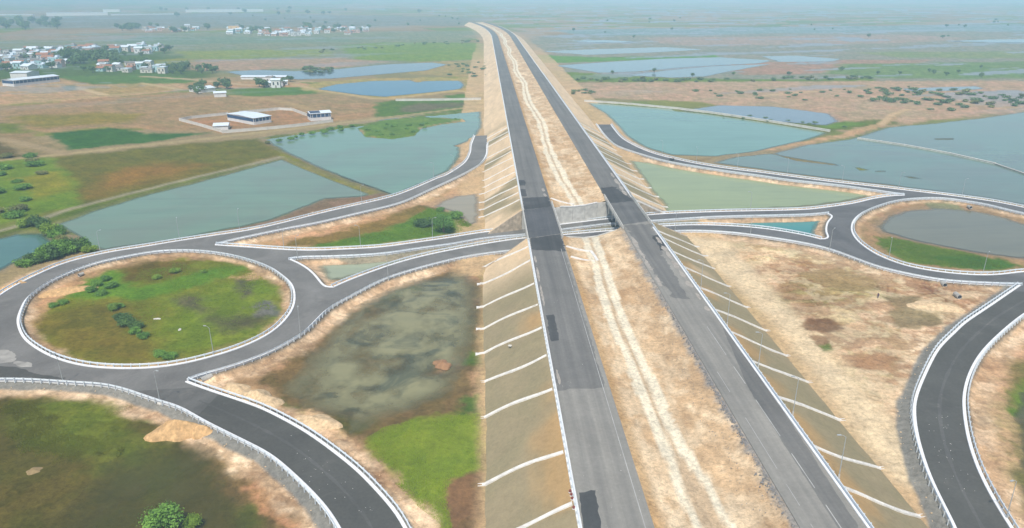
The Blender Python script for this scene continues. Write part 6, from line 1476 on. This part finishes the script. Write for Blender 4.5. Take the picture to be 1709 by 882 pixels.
def gable(w, d, h, rise, over=0.5):
    a, b = w / 2 + over, d / 2 + over; t = 0.15
    V = [(-a, -b, h), (a, -b, h), (a, 0, h + rise), (-a, 0, h + rise), (-a, b, h), (a, b, h),
         (-a, -b, h + t), (a, -b, h + t), (a, 0, h + rise + t), (-a, 0, h + rise + t), (-a, b, h + t), (a, b, h + t)]
    return V, [(6, 7, 8, 9), (9, 8, 11, 10), (0, 3, 2, 1), (3, 4, 5, 2), (0, 1, 7, 6), (4, 10, 11, 5), (1, 2, 8, 7), (2, 5, 11, 8), (0, 6, 9, 3), (3, 9, 10, 4)]
def gable_walls(w, d, h, rise):
    a, b = w / 2, d / 2
    V = [(-a, -b, -0.3), (a, -b, -0.3), (a, b, -0.3), (-a, b, -0.3), (-a, -b, h), (a, -b, h), (a, b, h), (-a, b, h), (-a, 0, h + rise), (a, 0, h + rise)]
    return V, [(0, 1, 5, 4), (2, 3, 7, 6), (1, 2, 6, 9, 5), (3, 0, 4, 8, 7)]
def shed(pa, pb, depth, h, rise, label, band=True, group=None, solar=0.0, nwin=8):
    """long shed whose front edge runs from pa to pb; depth goes away from the camera"""
    pa = np.array(pa); pb = np.array(pb); w = float(np.linalg.norm(pb - pa)); rz = math.atan2(pb[1] - pa[1], pb[0] - pa[0])
    c = (pa + pb) / 2 + depth / 2 * np.array([-math.sin(rz), math.cos(rz)])
    root = empty('shed', (float(c[0]), float(c[1]), 0), rz); tag(root, label, 'shed', group)
    v, f = gable_walls(w, depth, h, rise); link('wall', mesh('wall', v, f), M['wall_w'], root)
    v, f = gable(w, depth, h + 0.02, rise); rf = link('roof', mesh('roof', v, f), M['roof_white'], root)
    if band:
        b = MB()
        b.box(-w / 2 + 0.3, w / 2 - 0.3, -depth / 2 - 0.06, -depth / 2 - 0.01, h * 0.45, h * 0.92); b.build('front_opening', M['wall_blue'], root)
        b = MB(); b.box(-w / 2 - 0.06, -w / 2 - 0.01, -depth / 2 + 0.3, depth / 2 - 0.3, h * 0.45, h * 0.92); b.build('side_band', M['wall_blue'], root)  # dark blue sheet; on the compound shed it paints that side's blue shadow
        for i in range(nwin):
            x = -w / 2 + w * (i + 0.5) / nwin
            b = MB(); b.box(x - 0.15, x + 0.15, -depth / 2 - 0.1, -depth / 2 - 0.061, 0, h * 0.98); b.build('column', M['wall_w'], root)
    if solar:
        V = []
        a = w / 2; bb = depth / 2 + 0.4
        for k in range(2):
            t0, t1 = 0.12 + 0.42 * k, 0.44 + 0.42 * k
            y0 = -bb + bb * t0; y1 = -bb + bb * t1; z0 = h + 0.02 + rise * t0 + 0.32; z1 = h + 0.02 + rise * t1 + 0.32
            q = MB(); q.add([(-a, y0, z0), (-a + w * solar, y0, z0), (-a + w * solar, y1, z1), (-a, y1, z1)], [(0, 1, 2, 3)]); q.build('solar_row', M['solar'], rf)
    return root
shed([(-147,472.4)][0], [(-138.7,482.2)][0], 30, 4.2, 0.6, 'white-roofed shed with dark blue openings inside the walled compound', nwin=5)
shed([(-114.1,486)][0], [(-101.9,491.5)][0], 10, 4.6, 1.0, 'blue and white building with solar panels at the compound corner', solar=0.5, nwin=5)
shed([(-418.8,681)][0], [(-399.4,719.4)][0], 16, 5.2, 1.0, 'long white factory shed with a dark blue side at the left edge', nwin=12)
shed([(-234.6,730.7)][0], [(-191.4,729.1)][0], 10, 2.4, 0.9, 'long low white poultry shed beside the far blue water', band=False)
shed([(-237.7,629.7)][0], [(-228.2,641)][0], 16, 3.2, 1.2, 'bright white farm shed among dark trees', band=False)
shed([(-216.4,603.3)][0], [(-208,606.5)][0], 8, 3.2, 1.0, 'small cream farm house in front of the farm shed', band=False)
shed([(-165.9,453.9)][0], [(-157.8,455.6)][0], 10, 2.6, 1.0, 'small white hut inside the walled compound', band=False)
shed([(-462.3,749.3)][0], [(-446,748.7)][0], 20, 5.0, 1.0, 'low white store building behind the factory shed', band=False)
HS = [([(-1681,2746.2),(-1566.5,2742.1)], 'hazy long white shed on the horizon at the far left'), ([(-1482.5,2674.4),(-1306.3,2732.6)], 'hazy long white shed left of the tall horizon plant'),
      ([(-1295.9,2732.2),(-1096.6,2828)], 'hazy very long white shed above the far village'), ([(-1179.4,3105),(-896,3183)], 'hazy white shed line right of the horizon plant'),
      ([(-1527.8,3161.3),(-1460.4,3158.8)], 'hazy white plant building on the left horizon')]
for (p, lab) in HS: shed(p[0], p[1], 8, 3 if 'plant' not in lab else 10, 0.6, lab, band=False)

def house(p, w, d, h, rz, kind, wallm, label, group):
    root = empty('house', (p[0], p[1], 0), rz); tag(root, label, 'house', group)
    if kind == 0:      # flat concrete roof with parapet
        b = MB(); b.box(-w/2, w/2, -d/2, d/2, -0.3, h); b.build('wall', wallm, root)
        r = MB(); r.box(-w/2 - 0.3, w/2 + 0.3, -d/2 - 0.3, d/2 + 0.3, h + 0.003, h + 0.2)
        for (x0, x1, y0, y1) in ((-w/2-.3, w/2+.3, -d/2-.3, -d/2-.1), (-w/2-.3, w/2+.3, d/2+.1, d/2+.3), (-w/2-.3, -w/2-.1, -d/2-.1, d/2+.1), (w/2+.1, w/2+.3, -d/2-.1, d/2+.1)): r.box(x0, x1, y0, y1, h + 0.2, h + 0.8)
        if w > 9: r.box(w * 0.1, w * 0.4, -d * 0.1, d * 0.3, h + 0.2, h + 2.6)
        r.build('roof', M['roof_white'] if random.random() < 0.6 else M['roof_grey'], root)
    else:
        v, f = gable_walls(w, d, h, d * 0.22); link('wall', mesh('wall', v, f), wallm, root)
        v, f = gable(w, d, h + 0.02, d * 0.22); link('roof', mesh('roof', v, f), M['roof_tile'] if kind == 1 else M['roof_white'], root)
    for k in range(2):
        x = (-0.25 + 0.5 * k) * w; b = MB(); b.box(x - 0.6, x + 0.6, -d/2 - 0.03, -d/2 - 0.005, h * 0.35, h * 0.75); b.build('window', M['glass'], root)
    b = MB(); b.box(-0.5, 0.5, -d/2 - 0.03, -d/2 - 0.005, 0, min(2.1, h * 0.7)); b.build('door', M['bark'], root)
WM = [('white', 'wall_w'), ('white', 'wall_w'), ('cream', 'wall_cream'), ('pale teal', 'wall_teal'), ('pink', 'wall_pink')]
KN = ['flat-roofed', 'red-tiled', 'white-roofed']
def village(poly, n, where, group, size, gap, kinds=(0, 0, 0, 1, 2, 2)):
    for p in scatter(poly, n, gap):
        cn, wm = random.choice(WM); k = random.choice(kinds); w = random.uniform(*size)
        house(p, w, w * random.uniform(0.6, 0.9), random.choice((3.4, 3.6, 6.2, 6.6)), random.uniform(-0.5, 0.5), k, M[wm], '%s %s house %s' % (cn, KN[k], where), group)
village([(-667,1044.5),(-645.1,1117.9),(-588.4,1093.6),(-473.5,863.8),(-487.8,837.6),(-531.8,826.4)], 84, 'in the dense part of the nearer village', 'houses of the nearer village', (7, 13), 9)
village([(-601.1,1127.8),(-570.4,1138.4),(-523.6,1039.3),(-545.1,1030.2)], 16, 'above the dark village grove', 'houses above the grove', (9, 16), 11)
village([(-562.6,1162.3),(-489.3,1184.8),(-447.7,1067.1),(-462,1047),(-512.4,1069.4)], 20, 'at the right end of the nearer village', 'houses right of the grove', (8, 13), 12)
village([(-439.2,855.7),(-390.8,896.7),(-342.5,789.2),(-364.6,784.2),(-422.7,822.4)], 16, 'among the scattered houses below the grove', 'scattered houses', (7, 12), 11)
village([(-350.8,819.8),(-347.7,832.4),(-327.7,782.8),(-332.1,777.3)], 3, 'left of the small wood', 'scattered houses', (7, 9), 8)
village([(-550.7,1676.7),(-437.2,1725.2),(-257.1,1691.9),(-229.1,1503.2),(-368.3,1448.1),(-489,1492.1)], 70, 'in the far village left of the highway', 'houses of the far village', (8, 14), 11)
village([(-771.9,1765),(-657.7,1789.4),(-591.1,1604.8),(-690,1585.4)], 18, 'in the small far hamlet', 'houses of the far hamlet', (8, 15), 13)
village([(-204.5,700.3),(-186.3,704.4),(-173.4,667.8),(-191.8,664.2)], 6, 'below the poultry shed', 'houses by the poultry shed', (5, 8), 7)
house([(-525.8,1638.3)][0], 22, 14, 11, 0.1, 0, simple('orange_wall', (0.75, 0.48, 0.22), 0.85, 0, 0.1, 0.4), 'tall orange-cream building at the left end of the far village', 'houses of the far village')

# ------------------------------------------------------------------ the person on the sand and roadside bits
def person(p, rz):
    J = [((0,0,0.93),.15),((0,0,1.15),.14),((0,0,1.38),.16),((0,0,1.50),.07),((0,0.02,1.60),.095),((0,0.01,1.70),.09),
         ((-.1,0,.88),.11),((-.12,.04,.48),.075),((-.12,-.02,.08),.055),((-.12,.13,.03),.05),
         ((.1,0,.88),.11),((.13,-.06,.48),.075),((.14,-.16,.08),.055),((.14,-.02,.03),.05),
         ((-.21,0,1.40),.07),((-.29,.02,1.12),.05),((-.27,.12,.88),.04),((-.26,.17,.80),.035),
         ((.21,0,1.40),.07),((.30,-.02,1.12),.05),((.29,.08,.88),.04),((.28,.13,.80),.035)]
    E = [(0,1),(1,2),(2,3),(3,4),(4,5),(0,6),(6,7),(7,8),(8,9),(0,10),(10,11),(11,12),(12,13),(2,14),(14,15),(15,16),(16,17),(2,18),(18,19),(19,20),(20,21)]
    me = bpy.data.meshes.new('person'); me.from_pydata([j[0] for j in J], E, []); me.update()
    o = bpy.data.objects.new('person', me); COL.objects.link(o)
    sk = o.modifiers.new('skin', 'SKIN'); sk.use_smooth_shade = True
    for i, d in enumerate(me.skin_vertices[0].data): d.radius = (J[i][1], J[i][1]); d.use_root = (i == 0)
    su = o.modifiers.new('sub', 'SUBSURF'); su.levels = 2; su.render_levels = 2
    m, nt, b = mat_new('clothing'); tc = nt.nodes.new('ShaderNodeTexCoord'); sp = nt.nodes.new('ShaderNodeSeparateXYZ'); nt.links.new(tc.outputs['Object'], sp.inputs[0])
    z = math_n(nt, 'MULTIPLY', sp.outputs['Z'], 0.55)
    nt.links.new(ramp(nt, z, [(0.0, (0.10, 0.07, 0.06)), (0.05, (0.07, 0.05, 0.08)), (0.5, (0.10, 0.06, 0.10)), (0.815, (0.10, 0.06, 0.10)), (0.825, (0.19, 0.10, 0.06)), (0.91, (0.16, 0.09, 0.055)), (0.92, (0.01, 0.01, 0.01))]), b.inputs['Base Color'])
    b.inputs['Roughness'].default_value = 0.9; me.materials.append(m)
    o.location = (p[0], p[1], 0.0); o.rotation_euler = (0, 0, rz); tag(o, 'person in dark clothes standing alone on the churned sand', 'person'); return o
PERSON = person([(107.98,182.48)][0], 2.0)
gi = int(np.argmin((GX - PERSON.location.x) ** 2 + (GY - PERSON.location.y) ** 2)); PERSON.location.z = float(GZ[gi]) - 0.02
M['barrel_red'] = simple('red_plastic', (0.22, 0.05, 0.04), 0.5, 0, 0.15, 2)
for i, p in enumerate([(12.31,92.47),(12.41,91.68),(12.44,90.77),(12.42,88.66)]):
    root = empty('traffic_barrel', (p[0], p[1], 7.35)); tag(root, 'dark red traffic barrel behind the left rail, %s from the top' % ORD[i], 'barrel', 'dark red barrels behind the left rail')
    b = MB(); b.tube((0, 0, 0), (0, 0, 0.35), 0.30, 0.27, 10); b.tube((0, 0, 0.35), (0, 0, 0.95), 0.27, 0.20, 10); b.build('body', M['barrel_red'], root)
    b = MB(); b.tube((0, 0, 0.5), (0, 0, 0.68), 0.262, 0.236, 10); b.build('band', M['wall_w'], root)
def cart(p, rz):
    root = empty('handcart', (p[0], p[1], ROAD_Z), rz); tag(root, 'small dark cart parked on the upper right ramp', 'cart')
    b = MB(); b.box(-1.1, 1.1, -0.6, 0.6, 0.55, 0.7)
    for (x0, x1, y0, y1) in ((-1.1, 1.1, -0.6, -0.55), (-1.1, 1.1, 0.55, 0.6), (-1.1, -1.05, -0.55, 0.55), (1.05, 1.1, -0.55, 0.55)): b.box(x0, x1, y0, y1, 0.7, 1.25)
    b.build('tray', M['dark'], root)
    for s in (-0.68, 0.68):
        w = MB(); w.tube((0, s - 0.06, 0.42), (0, s + 0.06, 0.42), 0.42, 0.42, 16); w.build('wheel', M['dark'], root)
    h = MB(); h.tube((1.1, 0.3, 0.62), (2.2, 0.12, 0.75), 0.03, 0.03, 6); h.tube((1.1, -0.3, 0.62), (2.2, -0.12, 0.75), 0.03, 0.03, 6); h.build('handle', M['dark'], root)
cart([(92.1,354.1)][0], -0.4)

# things alike that stand in a small group are told apart by their order from the left
alike = {}
for o in COL.objects:
    if o.parent is None and 'category' in o and 'label' in o: alike.setdefault(o['label'], []).append(o)
for lab, os_ in alike.items():
    if 2 <= len(os_) <= 20:
        tail = ' from the left'
        for i, o in enumerate(sorted(os_, key=lambda q: math.atan2(q.location.x, q.location.y))):
            new = '%s, %s%s' % (lab, ORD[i], tail)
            if len(new.split()) <= 16: o['label'] = new

# ------------------------------------------------------------------ haze: one even body of air over everything
hz = MB(); hz.box(-24000, 24000, -3000, 24000, -4, 96)
hm = bpy.data.materials.new('haze_air'); hm.use_nodes = True
nt = hm.node_tree; nt.nodes.remove(nt.nodes['Principled BSDF'])
pv = nt.nodes.new('ShaderNodeVolumePrincipled'); pv.inputs['Color'].default_value = (0.54, 0.83, 1.0, 1); pv.inputs['Density'].default_value = 0.00032; pv.inputs['Anisotropy'].default_value = -0.45
nt.links.new(pv.outputs[0], nt.nodes['Material Output'].inputs['Volume'])
ho = hz.build('haze', hm); tag(ho, 'pale blue haze filling the air to the horizon', kind='stuff')
